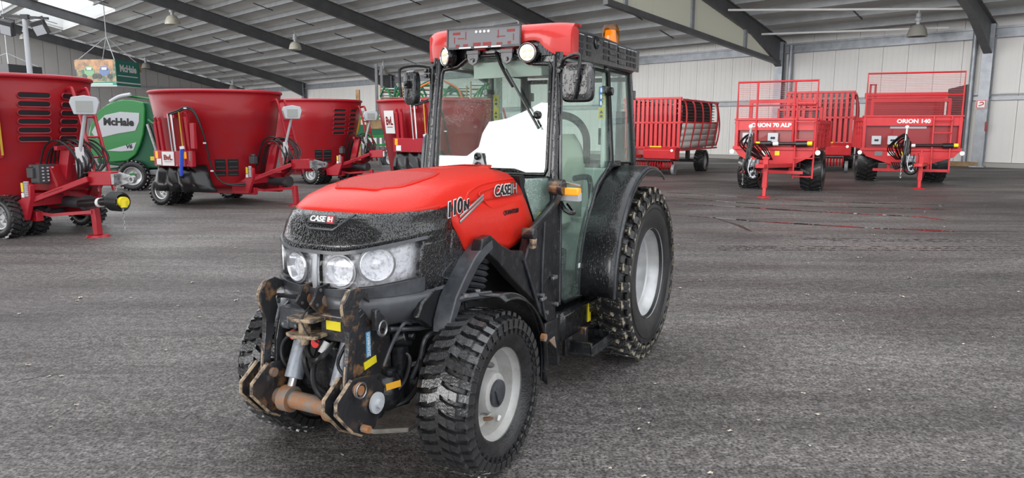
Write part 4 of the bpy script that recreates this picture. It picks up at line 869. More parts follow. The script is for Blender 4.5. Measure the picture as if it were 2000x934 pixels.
g = G(); g.cyl((2.80, -YL - .03, .445), (2.80, YL + .03, .445), .042, n=20); g.obj('cross_tube', M['rust'], T)
# headstock
g = G(); g.prism([(2.44, .90), (2.70, .905), (2.76, .87), (2.76, .75), (2.44, .74)], 'y', .04, .23); hs = g.obj('headstock_box', M['rustblk'], T, bevel=.006, smooth=False)
g = G(); g.box((2.763, .12, .825), (.004, .085, .042)); g.obj('yellow_label', M['yellow'], hs)
g = G(); g.box((2.60, -.12, .83), (.34, .18, .10)).box((2.765, -.17, .80), (.02, .05, .05)); hs2 = g.obj('valve_block', M['graytrim'], T, bevel=.008)
g = G(); g.cyl((2.768, -.10, .80), (2.778, -.10, .80), .008, n=8); g.cyl((2.768, -.18, .80), (2.778, -.18, .80), .008, n=8); tag(g.obj('bolt_head', M['steel'], hs2), kind='stuff')
g = G(); g.cyl((2.60, -.30, .86), (2.72, -.30, .83), .045, .043, n=20).ball((2.72, -.30, .83), .043, 16, (.5, 1, 1)); g.obj('plug_cap', M['lightgrey'], T)
for y in (-.045, .045):
    g = G(); g.prism([(2.78, 1.00), (2.70, 1.005), (2.68, .97), (2.62, .90), (2.62, .86), (2.74, .86), (2.80, .90), (2.83, .93), (2.80, .96)], 'y', y - .007, y + .007); cv = g.obj('top_link_plate', M['rustblk'], T, bevel=.002, smooth=False)
    g = G(); g.cyl((2.73, y - .012, .93), (2.73, y + .012, .93), .028, n=18); g.obj('rusty_bore', M['rust'], cv)
    g = G()
    for (bx, bz) in ((2.765, .985), (2.705, .985), (2.79, .92)): g.cyl((bx, y - .010, bz), (bx, y + .010, bz), .008, n=8)
    tag(g.obj('plate_hole', M['steel'], cv), kind='stuff')
g = G(); g.prism([(2.66, -.09), (2.84, -.09), (2.86, -.03), (2.84, .07), (2.66, .07)], 'z', .845, .86).prism([(2.66, -.10), (2.84, -.10), (2.87, -.03), (2.84, .08), (2.66, .08)], 'z', .77, .785); g.obj('hitch_jaw', M['tan'], T, bevel=.003, smooth=False)
g = G(); g.cyl((2.80, -.02, .785), (2.80, -.02, .845), .028, n=16).cyl((2.80, -.02, .73), (2.80, -.02, .77), .022, n=12); g.obj('hitch_pin', M['tan'], T)
for y, z in ((-.09, .765), (.045, .745)): g = G(); g.cyl((2.74, y, z), (2.80, y, z), .026, n=16); cp = g.obj('hose_coupling', M['black'], T); g = G(); g.cyl((2.80, y, z), (2.81, y, z), .022, n=16); g.obj('red_cap', M['roofred'], cp)
hoses = [([(2.72, -.05, .74), (2.80, -.03, .66), (2.78, .0, .55), (2.74, .08, .47), (2.70, .12, .44)], .014), ([(2.74, .10, .74), (2.82, .08, .68), (2.80, .02, .66), (2.79, -.02, .70), (2.75, -.04, .76)], .014),
    ([(2.7, .0, .75), (2.80, .02, .60), (2.82, .08, .50), (2.72, .16, .40)], .013), ([(2.72, .16, .74), (2.80, .17, .66), (2.78, .22, .58), (2.70, .20, .5)], .008),
    ([(2.66, -.16, .76), (2.74, -.22, .70), (2.76, -.20, .60), (2.68, -.14, .5)], .012), ([(2.70, -.28, .88), (2.76, -.20, .93), (2.74, -.08, .93), (2.62, -.02, .92)], .010), ([(2.70, -.02, .93), (2.83, .0, .87), (2.84, .03, .80), (2.80, .07, .74)], .004)]
for P, r in hoses: g = G(); g.tube(P, r, n=8); g.obj('hydraulic_hose', M['hosem'], T)
for P in ([(2.735, -.055, .76), (2.765, -.04, .70)], [(2.77, .085, .745), (2.80, .075, .70)]): g = G(); g.cyl(P[0], P[1], .018, n=12); g.obj('hose_end', M['rimdirty'], T)
side_h = [([(2.50, .30, .81), (2.40, .34, .79), (2.25, .38, .77), (2.08, .40, .74), (2.0, .36, .80)], .012, 'graytrim'), ([(2.56, .28, .78), (2.42, .33, .755), (2.25, .37, .735), (2.06, .39, .70)], .012, 'graytrim'),
    ([(2.62, .29, .62), (2.58, .31, .72), (2.52, .33, .80), (2.46, .33, .79)], .009, 'graytrim'), ([(2.42, .30, .50), (2.40, .34, .60), (2.38, .36, .70), (2.30, .38, .72), (2.16, .40, .70), (2.06, .38, .76)], .013, 'graytrim'),
    ([(2.60, .27, .40), (2.50, .33, .42), (2.42, .35, .50), (2.40, .34, .60)], .013, 'hosem'), ([(2.50, .27, .66), (2.46, .32, .62), (2.52, .33, .52), (2.60, .30, .46)], .010, 'hosem'), ([(2.42, .33, .50), (2.30, .36, .47), (2.20, .36, .52)], .008, 'graytrim')]
for P, r, mm_ in side_h: g = G(); g.tube(P, r, n=8); g.obj('steel_pipe', M[mm_], T)
for i in range(6): g = G(); g.lathe([(.013, 0), (.018, .006), (.013, .012)], Vector((2.22, .385, .705)) + Vector((-.013, .001, -.001)) * i, (-1, .1, 0), n=10); tag(g.obj('hose_collar', M['graytrim'], T))
g = G(); g.cyl((2.42, .20, .53), (2.30, .34, .56), .035, .032, n=16).cyl((2.30, .34, .56), (2.22, .43, .58), .014, n=10); sc_ = g.obj('steering_cylinder', M['frameblk'], T)
g = G(); g.cyl((2.305, .335, .559), (2.29, .352, .562), .042, n=18); g.obj('brass_ring', M['tan'], sc_)
g = G(); g.ball((2.56, .25, .47), .10, 18, (.9, .8, 1)); g.lathe([(.03, 0), (.034, .01), (.03, .03), (.001, .034)], (2.56, .27, .555), (0, .1, 1), n=12); hbg = g.obj('drive_housing', M['frameblk'], T)
g = G(); g.box((2.60, .325, .525), (.075, .004, .032), Matrix.Rotation(.1, 3, 'Y') @ Matrix.Rotation(-.5, 3, 'Z')); g.obj('orange_label', mat('orange_sticker', (.85, .42, .03), .5), hbg)
g = G(); g.cyl((2.46, .24, .70), (2.44, .30, .72), .05, n=16).cyl((2.44, .30, .72), (2.43, .33, .72), .02, n=10); g.obj('pump', M['frameblk'], T, bevel=.006)
g = G(); g.cyl((2.45, .26, .38), (2.47, .27, .68), .042, n=16); g.obj('filter_bowl', M['frameblk'], T)
g = G(); g.tube([(2.62 + .03 * math.cos(a), .285, .80 + .035 * math.sin(a)) for a in [2 * PI * i / 12 for i in range(12)]], .008, n=6, closed=True, smooth=False); g.obj('shackle', M['steel'], T)
g = G(); g.box((2.62, .275, .85), (.10, .03, .10)); g.obj('lug_block', M['rustblk'], T, bevel=.006)
# ------------------------------------------------------------------ FEED MIXERS (x towards the hitch, y left, z up)
def feed_mixer(loc, yaw, label, k=1.0, slots=False, sign=None, skirt=True, wheels=((-.63, -1.04), (-.49, .85)), grille=True, lamp=True, jack=True, tall=1.0, bright='mixred', face=-.75, pto=False, wr=.325, lift=(0, 0)):
    t = empty('feed_mixer', loc, yaw); t.scale = (k, k, k * tall); tag(t, label, 'feed mixer', 'crimson feed mixers parked on the left')
    A0, B0, Z0, A1, B1, Z1 = 1.13, .98, .40, 1.50, 1.30, 2.50
    def tp(th, z, off=0):
        f = (z - Z0) / (Z1 - Z0); a = A0 + (A1 - A0) * f + off; b = B0 + (B1 - B0) * f + off
        return Vector((a * math.cos(th), b * math.sin(th), z))
    def fr(th, z, off=0):
        p = tp(th, z, off); d = (tp(th + .01, z) - tp(th - .01, z)).normalized(); u_ = (tp(th, z + .05) - tp(th, z - .05)).normalized(); return frame(p, d, u_)
    g = G(); N = 56
    g.grid([[tp(2 * PI * i / N, z) for i in range(N)] for z in (Z0, .5, 1.2, 1.9, Z1)], closed=True)
    tub = g.obj('tub', M[bright], t, thick=.03, ang=50)
    g = G(); g.tube([tp(2 * PI * i / N, Z1 + .01, .01) for i in range(N)], .035, n=8, closed=True, smooth=False); g.obj('rim_band', M['mixred2'], t)
    g = G(); g.add([tp(2 * PI * i / N, Z0 + .01) for i in range(N)], [tuple(range(N))]); g.obj('tub_floor', M['darkgrey'], t)
    g = G(); g.cyl((0, 0, .45), (0, 0, 1.9), .35, .10, n=16); g.obj('auger', M['steel'], t)
    # welded seam
    for th in (face - .55, face + 1.5):
        g = G(); g.tube([tp(th, z, .006) for z in (Z0, 1.2, Z1)], .006, n=5, smooth=False); g.obj('weld_seam', M['mixred2'], t)
    # chassis
    for y in (-.42, .42): g = G(); g.box((.1, y, .33), (2.6, .12, .16)); g.obj('chassis_rail', M['mixred2'], t, bevel=.01)
    g = G(); g.cyl((wheels[0][0], wheels[0][1], wr), (wheels[1][0], wheels[1][1], wr), .05); g.obj('axle', M['darkgrey'], t)
    for wx, wy in wheels:
        simple_tire(t, wx, wy, wr, .30, .185, -1 if wy < 0 else 1)
        if wy < 0: simple_tire(t, wx + .02, wy + .36, wr, .24, .185, -1)
    # drawbar
    g = G(); g.prism([(.9, .28), (1.35, .28), (1.50, .62), (1.52, .84), (1.38, .88), (1.28, .62), (.9, .46)], 'y', -.62, -.54); g.prism([(.9, .28), (1.35, .28), (1.50, .62), (1.52, .84), (1.38, .88), (1.28, .62), (.9, .46)], 'y', .54, .62); g.box((1.40, 0, .60), (.12, 1.16, .2)); g.obj('drawbar_bracket', M['mixred2'], t, bevel=.01)
    for sg in (-1, 1):
        g = G(); g.bar((1.42, sg * .50, .60), (2.15, sg * .10, .92), .15, .09); db = g.obj('drawbar', M['mixred2'], t, bevel=.012)
        g = G(); g.bar((1.60, sg * .46, .69), (1.85, sg * .33, .79), .07, .004); g.obj('stamped_plate', M['mixred'], db)
    g = G(); g.bar((2.12, 0, .92), (2.62, 0, .94), .19, .22); g.obj('drawbar_nose', M['mixred2'], t, bevel=.015)
    g = G(); g.box((2.66, 0, .93), (.06, .2, .17)).bar((2.68, 0, .99), (2.95, 0, .93), .03, .10).bar((2.68, 0, .87), (2.95, 0, .93), .03, .10); g.lathe([(.03, -.03), (.06, -.03), (.06, .03), (.03, .03), (.03, -.03)], (2.97, 0, .93), (0, 1, 0), n=14); g.obj('towing_eye', M['steel'], t, bevel=.004)
    for yy_ in (-.06, .06):
        for zz in (.88, .98): g = G(); g.cyl((2.69, yy_, zz), (2.71, yy_, zz), .014, n=6); g.obj('bolt', M['steel'], t)
    if jack:
        g = G(); g.bar((2.17, -.06, .95), (2.17, -.06, .42), .13, .13); g.bar((2.17, -.06, .45), (2.20, -.06, .03), .10, .10); jk = g.obj('parking_jack', M['mixred2'], t, bevel=.008)
        g = G(); g.cyl((2.20, -.06, 0), (2.20, -.06, .03), .18, .15, n=20); g.obj('jack_foot', M['mixred2'], jk)
    g = G(); g.bar((1.5, -.30, .34), (2.16, -.1, .40), .05, .05).bar((1.25, -.45, .40), (1.5, -.30, .34), .05, .05); g.obj('lower_strut', M['mixred2'], t)
    # mast with hose bundle on the drawbar
    g = G(); g.bar((1.52, -.1, .66), (1.74, -.1, 1.42), .10, .20); g.bar((1.72, -.3, 1.40), (1.72, .32, 1.42), .07, .07); g.obj('hose_mast', M['mixred2'], t, bevel=.008)
    rnd = random.Random(int(abs(loc[0]) * 100))
    for i in range(9):
        y = -.30 + i * .07; a = rnd.uniform(-.1, .1)
        g = G(); g.tube([(1.35, y * 1.2, .80 + a), (1.55, y - .05, 1.35 + a), (1.85, y, 1.46 + a * .6), (2.05, y + .1, 1.15 + a), (1.98, y * .5, .85 + a), (2.12, y * .5, 1.02)], .016, n=6); g.obj('hydraulic_hose', M['hosem'], t)
    for i in range(3): 
        g = G(); g.tube([(1.9, -.1 + i * .08, 1.35), (1.98, -.16 + i * .05, 1.1), (1.92, -.1 + i * .03, .92)], .012, n=6); g.obj('pale_cable', M['lightgrey'], t)
    g = G(); g.box((1.92, -.02, 1.20), (.10, .14, .26)); g.obj('white_control_box', M['lightgrey'], t, bevel=.01)
    g = G(); g.box((2.02, -.12, 1.30), (.012, .14, .24)); g.obj('paper_tag', M['white'], t)
    g = G(); g.box((1.42, -.48, 1.02), (.14, .12, .16)).cyl((1.42, -.48, 1.10), (1.42, -.48, 1.15), .05, n=12); g.obj('oil_reservoir', M['darkgrey'], t, bevel=.01)
    g = G()
    for i in range(8): g.lathe([(.03, 0), (.04, .012), (.03, .024)], (1.44, -.62, .66 + i * .03), (0, 0, 1), n=10)
    tag(g.obj('spring', M['lightgrey'], t), kind='stuff')
    g = G(); g.box((1.36, -.63, .80), (.05, .012, .14)); g.obj('yellow_label', M['yellow'], t)
    g = G(); g.box((1.36, -.63, .68), (.06, .012, .07)); g.obj('white_label', M['white'], t)
    g = G(); g.box((.35, -.625, .44), (.07, .01, .07)); g.obj('white_label', M['white'], t)
    g = G(); g.cyl((.9, 0, .55), (1.9, 0, .52), .09).cyl((1.9, 0, .52), (2.0, 0, .52), .13); g.obj('gearbox', M['darkgrey'], t)
    if lamp:
        g = G(); g.cyl((2.0, -.10, 1.35), (2.22, -.12, 1.95), .028, n=10); lm = g.obj('camera_pole', M['lightgrey'], t)
        g = G(); g.prism([(-.20, .06), (-.17, .14), (0, .17), (.17, .14), (.20, .06), (.15, -.12), (-.15, -.12)], 'x', -.12, .10); g.obj('display_hood', M['lightgrey'], lm, bevel=.01, mtx=Matrix.Translation((2.24, -.13, 2.04)) @ Matrix.Rotation(-.75, 4, 'Z'))
        g = G(); g.box((.105, 0, 0), (.01, .22, .17)); g.obj('display_screen', mat('screen_grey', (.33, .34, .32), .3), lm, mtx=Matrix.Translation((2.24, -.13, 2.04)) @ Matrix.Rotation(-.75, 4, 'Z'))
    # tubular ladder
    ty = .15
    for dy in (0, .26):
        g = G(); g.tube([(1.42, ty + dy, 2.30), (1.56, ty + dy, 2.34), (1.66, ty + dy, 2.22), (1.95, ty + dy, 1.1), (2.05, ty + dy, .70)], .028, n=8); la = g.obj('ladder', M['mixred2'], t)
    for i in range(4):
        f = .15 + i * .23; x_ = 1.70 + .33 * f; g = G(); g.cyl((x_, ty, 2.1 - 1.4 * f), (x_, ty + .26, 2.1 - 1.4 * f), .018, n=8); g.obj('rung', M['mixred2'], t)
    th = face
    if grille:      # louvred openings
        for sx in (-1, 1):
            for zz, hh in ((.93, .24), (.73, .12)):
                m_ = fr(th + sx * .115, zz, .012); g = G(); g.box((0, 0, 0), (.22, hh, .02)); gg = g.obj('louvre', M['decal'], t, mtx=m_, bevel=.005)
                for r3 in range(2 if hh > .2 else 1):
                    g = G(); g.box((0, -hh / 4 + r3 * hh / 2, .014), (.18, .02, .02)); g.obj('louvre_bar', M['darkgrey'], gg)
    if slots:       # two columns of rounded slots, black plates standing in for the shaded inside
        for cx, wid in slots:
            for r6 in range(6):
                m_ = fr(cx, Z1 - .28 - r6 * .135, .006); g = G(); ph_ = wid / 2 - .045
                poly = [(ph_ + .045 * math.cos(a), .045 * math.sin(a)) for a in [-PI / 2 + PI * i / 6 for i in range(7)]] + [(-ph_ + .045 * math.cos(a), .045 * math.sin(a)) for a in [PI / 2 + PI * i / 6 for i in range(7)]]
                g.prism(poly, 'z', -.004, .012); g.obj('slot', M['decal'], t, mtx=m_)
                g = G(); g.tube([(x, y, .012) for x, y in poly], .009, n=5, closed=True, smooth=False); g.obj('slot_rim', M['mixred2'], t, mtx=m_)
    # near side door assembly
    s0 = -PI / 2 - .02
    if skirt:
        before = set(t.children)
        g = G(); rows = []
        for z, y, xa, xb_ in ((.92, -1.28, -.50, .60), (.75, -1.36, -.52, .72), (.55, -1.44, -.50, .85), (.36, -1.46, -.46, 1.0)):
            rows.append([(xa + (xb_ - xa) * i / 14, y + .045 * math.sin(i * 1.9 + z * 2) - .02 - .30 * max(0, (i - 9) / 5) ** 1.5 * -1, z) for i in range(15)])
        g.grid(rows); g.obj('rubber_skirt', mat('black_rubber_sheet', (.007, .007, .008), .28, bump=.2, bscale=8), t, thick=.015, ang=60)
        g = G(); g.box((.02, -1.32, 1.06), (1.10, .10, .34)); dp = g.obj('door_panel', M['mixred2'], t, bevel=.01)
        for i in range(7): g = G(); g.cyl((-.46 + i * .15, -1.375, .92), (-.46 + i * .15, -1.385, .92), .012, n=6); g.obj('panel_bolt', M['steel'], dp)
        g = G(); g.box((-.44, -1.375, 1.14), (.07, .01, .15)); g.obj('orange_reflector', M['amberlens'], dp); g = G(); g.box((.38, -1.375, 1.14), (.06, .01, .15)); g.obj('orange_reflector', M['amberlens'], dp)
        g = G(); g.box((-.38, -1.375, .99), (.13, .01, .13)); g.obj('white_reflector', M['decalw'], dp)
        for i, x_ in enumerate((-.42, -.30, .34, .46)):
            g = G(); zt = 2.05 if i > 1 else 1.95; g.bar((x_, -1.30, 1.2), (x_, -1.37, zt - .1), .07, .07); g.cyl((x_, -1.34, zt - .1), (x_, -1.38, zt), .03, n=8); g.obj('slide_rail', M['mixred2'], t, bevel=.006)
        g = G(); g.box((-.02, -1.34, 2.0), (.30, .06, .14)); g.obj('ram_bracket', M['mixred2'], t)
        g = G(); g.cyl((.06, -1.38, 2.0), (.10, -1.36, 1.22), .022, n=10); g.obj('ram_rod', M['chrome'], t); g = G(); g.cyl((-.03, -1.39, 2.02), (.02, -1.37, 1.20), .014, n=8); g.obj('ram_pipe', M['lightgrey'], t)
        g = G(); g.bar((.33, -1.42, 2.05), (.36, -1.40, 1.25), .05, .02); g.obj('yellow_scale', mat('ochre_plastic', (.60, .36, .04), .5), t)
        g = G(); g.cyl((.36, -1.43, 1.28), (.32, -1.46, .70), .045, .035, n=12); g.obj('blue_sleeve', M['bluehose'], t)
        g = G(); g.cyl((.37, -1.43, 1.27), (.36, -1.43, 1.33), .05, n=12); g.obj('white_cap', M['white'], t)
        g = G(); g.box((.50, -1.36, 1.12), (.05, .02, .20)); g.obj('white_strip', M['white'], t)
        g = G(); g.box((.58, -1.31, 1.55), (.12, .08, .55)); g.obj('side_plate', M['mixred2'], t, bevel=.01)
        for dz in (0, .035):
            g = G(); g.tube([(-.05, -1.36, 1.98 + dz), (.25, -1.38, 2.05 + dz), (.50, -1.37, 2.12 + dz), (.66, -1.30, 2.0 + dz), (.76, -1.18, 1.5), (.80, -1.08, .9), (.95, -.95, .55), (1.2, -.72, .47 + dz), (1.42, -.45, .50 + dz)], .02, n=7); g.obj('hydraulic_line', M['hosem'], t)
        for p in ((.50, -1.41, 2.13), (.77, -1.20, 1.4), (.83, -1.10, .80)): g = G(); g.box(p, (.06, .03, .03)); g.obj('hose_clip', M['white'], t)
    if skirt and lift != (0, 0):
        for o in t.children:
            if o not in before: o.location = Vector(o.location) + Vector((lift[0], -.06, lift[1]))
    if sign:
        m_ = frame(sign[0], sign[1], sign[2]); g = G(); g.box((0, 0, 0), (sign[3], sign[4], .012)); sn = g.obj('sign_plate', M['decalw'], t, mtx=m_)
        text('BvL', sign[4] * .50, M['deepred'], sn, Matrix.Translation((0, .02, .009)), bold=.008, sx=.95 * sign[3] / sign[4] + .02)
        g = G(); g.box((0, -sign[4] * .22, .008), (sign[3] * .6, sign[4] * .03, .003)); g.obj('printed_line', M['deepred'], sn)
    if pto:
        g = G(); g.cyl((1.9, -.10, .52), (2.75, -.18, .60), .06, n=14); ps = g.obj('drive_shaft', M['hosem'], t)
        for i in range(5): g = G(); g.lathe([(.10, 0), (.15, .03), (.12, .06)], (2.70 + i * .05, -.17 - i * .004, .595), (1, -.08, .06), n=18); g.obj('guard_bellows', M['hosem'], ps)
        g = G(); g.cyl((2.94, -.20, .60), (3.02, -.21, .60), .08, n=14).cyl((3.0, -.21, .62), (3.0, -.21, .52), .05); g.obj('yellow_yoke', M['yellow'], ps)
        g = G(); g.cyl((2.38, -.14, .56), (2.44, -.145, .565), .075, n=14); g.obj('white_collar', M['white'], ps)
        for p in ((2.98, -.22, .50), (2.62, -.02, .80)):
            for i in range(8): g = G(); g.tube([Vector(p) + Vector((.012 * math.cos(a) * (i % 2), .012 * math.cos(a) * (1 - i % 2), -.045 * i + .028 * math.sin(a))) for a in [2 * PI * q / 8 for q in range(8)]], .006, n=5, closed=True, smooth=False); g.obj('chain_link', M['steel'], t)
        g = G(); g.prism([(.30, 0), (.30, .12), (.15, .42), (-.15, .46), (-.25, .12), (-.25, 0)], 'y', -.35, .35); g.obj('gear_cover', M['mixred'], t, bevel=.02, mtx=Matrix.Translation((1.42, .02, .72)))
        g = G(); g.box((1.48, -.36, 1.00), (.20, .28, .30)); jb = g.obj('junction_box', M['darkgrey'], t, bevel=.01)
        for i in range(3):
            for j in range(5): g = G(); g.box((1.59, -.44 + i * .08, .90 + j * .05), (.012, .03, .02)); g.obj('box_stud', M['lightgrey'], jb)
    return t
fm2 = feed_mixer((-6.85, 16.95, 0), math.radians(-22), 'crimson feed mixer tub with black rubber skirt and blue sleeve, second from left', sign=((-.10, -1.385, 1.06), (1, 0, 0), (0, 0, 1), .34, .30))
fm1 = feed_mixer((-8.62, 12.25, 0), math.radians(-22), 'crimson feed mixer with slotted tub cut by the left edge of the photo', k=1.0, slots=((-.27, .46), (.20, .38)), skirt=False, grille=False, pto=True, face=-.90, wheels=((.98, -.66), (.80, .85)))
fm3 = feed_mixer((-6.30, 23.3, 0), math.radians(-26), 'crimson feed mixer farther back, slots near its rim, half hidden by the second tub', k=1.02, slots=((-.36, .40), (.04, .30)), skirt=False, face=-.75, wheels=((.55, -.8), (.5, .85)))
fm4 = feed_mixer((-1.85, 17.9, 0), math.radians(-22), 'crimson feed mixer directly behind the tractor cab, with a large white sign', k=.98, tall=.96, lift=(.12, .36), sign=((-.62, -1.22, 1.98), (1, -.40, 0), (.06, -.13, 1), .36, .56))
# slanted yellow stick on mixers 1 and 3
for fm in (fm1, fm3):
    g = G(); g.bar((1.26, -.82, 2.0) if fm is fm1 else (1.52, .30, 1.95), (1.12, -.72, 1.3) if fm is fm1 else (1.36, .30, 1.45), .03, .05); g.obj('yellow_scale', mat('ochre_plastic', (.60, .36, .04), .5), fm)
g = G(); g.bar((1.20, -.84, 2.40), (1.02, -.70, 1.25), .10, .07); g.obj('slide_rail', M['mixred2'], fm1, bevel=.006); g = G(); g.cyl((1.20, -.88, 2.38), (1.24, -.93, 2.38), .07, n=14); g.obj('pulley', M['lightgrey'], fm1)
g = G(); g.cyl((1.25, -.86, 2.30), (1.12, -.78, 1.75), .03, n=10); g.obj('ram_tube', M['mixred2'], fm1); g = G(); g.cyl((1.12, -.78, 1.85), (1.08, -.76, 1.60), .04, n=10); g.obj('ram_rod', M['lightgrey'], fm1)
# ------------------------------------------------------------------ GREEN BALER between the first two mixers
B = empty('round_baler', (-10.5, 20.0, 0), math.radians(6)); tag(B, 'green round baler with large pale grey side panel, between two crimson mixers', 'baler')
ol = [(.43, 2.41), (.15, 2.47), (-.1, 2.48), (-.35, 2.43), (-.55, 2.33), (-.75, 2.17), (-.90, 1.98), (-1.01, 1.75), (-1.07, 1.50), (-1.08, 1.02), (-.85, .86), (-.53, .78), (-.1, .82), (.12, .98), (.26, 1.24), (.36, 1.52), (.42, 1.85), (.45, 2.2)]
g = G(); g.prism(ol, 'y', -.06, .04); sh = g.obj('side_shield', M['greenpaint'], B, bevel=.03, smooth=False)
g = G(); g.prism([(.92, 2.20), (.5, 2.42), (-.2, 2.44), (-.8, 2.1), (-1.0, 1.4), (-.95, .75), (.2, .60), (.95, .62)], 'y', .05, 1.5); g.obj('baler_body', M['darkgreen'], B, bevel=.04, smooth=False)
for i in range(5): g = G(); g.bar((.93, .1 + i * .3, .75), (.93, .1 + i * .3, 2.15), .06, .06); g.obj('body_rib', M['greenpaint'], B)
g = G(); g.prism([(.31, 2.12), (.28, 1.88), (.17, 1.64), (-.30, 1.56), (-.87, 1.42), (-.97, 1.60), (-.82, 1.85), (-.59, 2.06), (-.2, 2.15)], 'y', -.075, -.06); g.obj('pale_panel', M['lightgrey'], sh, bevel=.008, smooth=False)
text('McHale', .27, M['decal'], sh, frame((-.25, -.079, 1.87), (1, 0, -.03), (0, 0, 1)), bold=.012, sx=.95)
g = G(); g.prism([(.17, 1.33), (.08, 1.11), (-.25, 1.08), (-.62, 1.10)], 'y', -.072, -.06); g.obj('pale_panel', M['lightgrey'], sh, smooth=False)
text('V6', .15, M['decal'], sh, frame((-.03, -.076, 1.21), (1, 0, .05), (0, 0, 1)), bold=.006, shear=.2)
g = G(); g.box((.60, .04, .88), (.26, .02, .11)); g.obj('yellow_label', M['yellow'], B)
g = G(); g.cyl((.48, -.02, 1.82), (.76, -.02, .72), .045, n=10); g.obj('ram', M['steel'], B); g = G(); g.cyl((.58, .0, 1.82), (.86, .0, .72), .03, n=8); g.obj('ram_rail', M['darkgrey'], B); g = G(); g.bar((.5, .0, 1.95), (.98, .02, 1.55), .05, .05); g.obj('gate_link', M['greenpaint'], B)
g = G(); g.tube([(-.1, .1, 2.58), (.62, .1, 2.52), (.62, .9, 2.52), (-.1, .9, 2.58)], .03, n=8, smooth=False, closed=True); g.obj('top_rail', M['greenpaint'], B)
g = G(); g.tube([(-.45, -.02, 2.42), (-.2, -.02, 2.56), (.10, -.02, 2.62)], .05, n=8); g.obj('light_edge', M['lightgrey'], B)
simple_tire(B, .03, -.02, .41, .34, .25, -1); simple_tire(B, .03, 1.5, .41, .34, .25, 1)
g = G(); g.cyl((.03, -.17, .41), (.03, -.10, .41), .08, n=16); g.obj('green_hub', M['greenpaint'], B)
g = G(); g.box((.95, .1, .50), (1.0, .3, .14)); g.obj('drawbar', M['midgrey'], B, bevel=.02)
g = G(); g.box((0, .75, .50), (1.6, 1.2, .2)); g.obj('chassis', M['darkgreen'], B, bevel=.02)
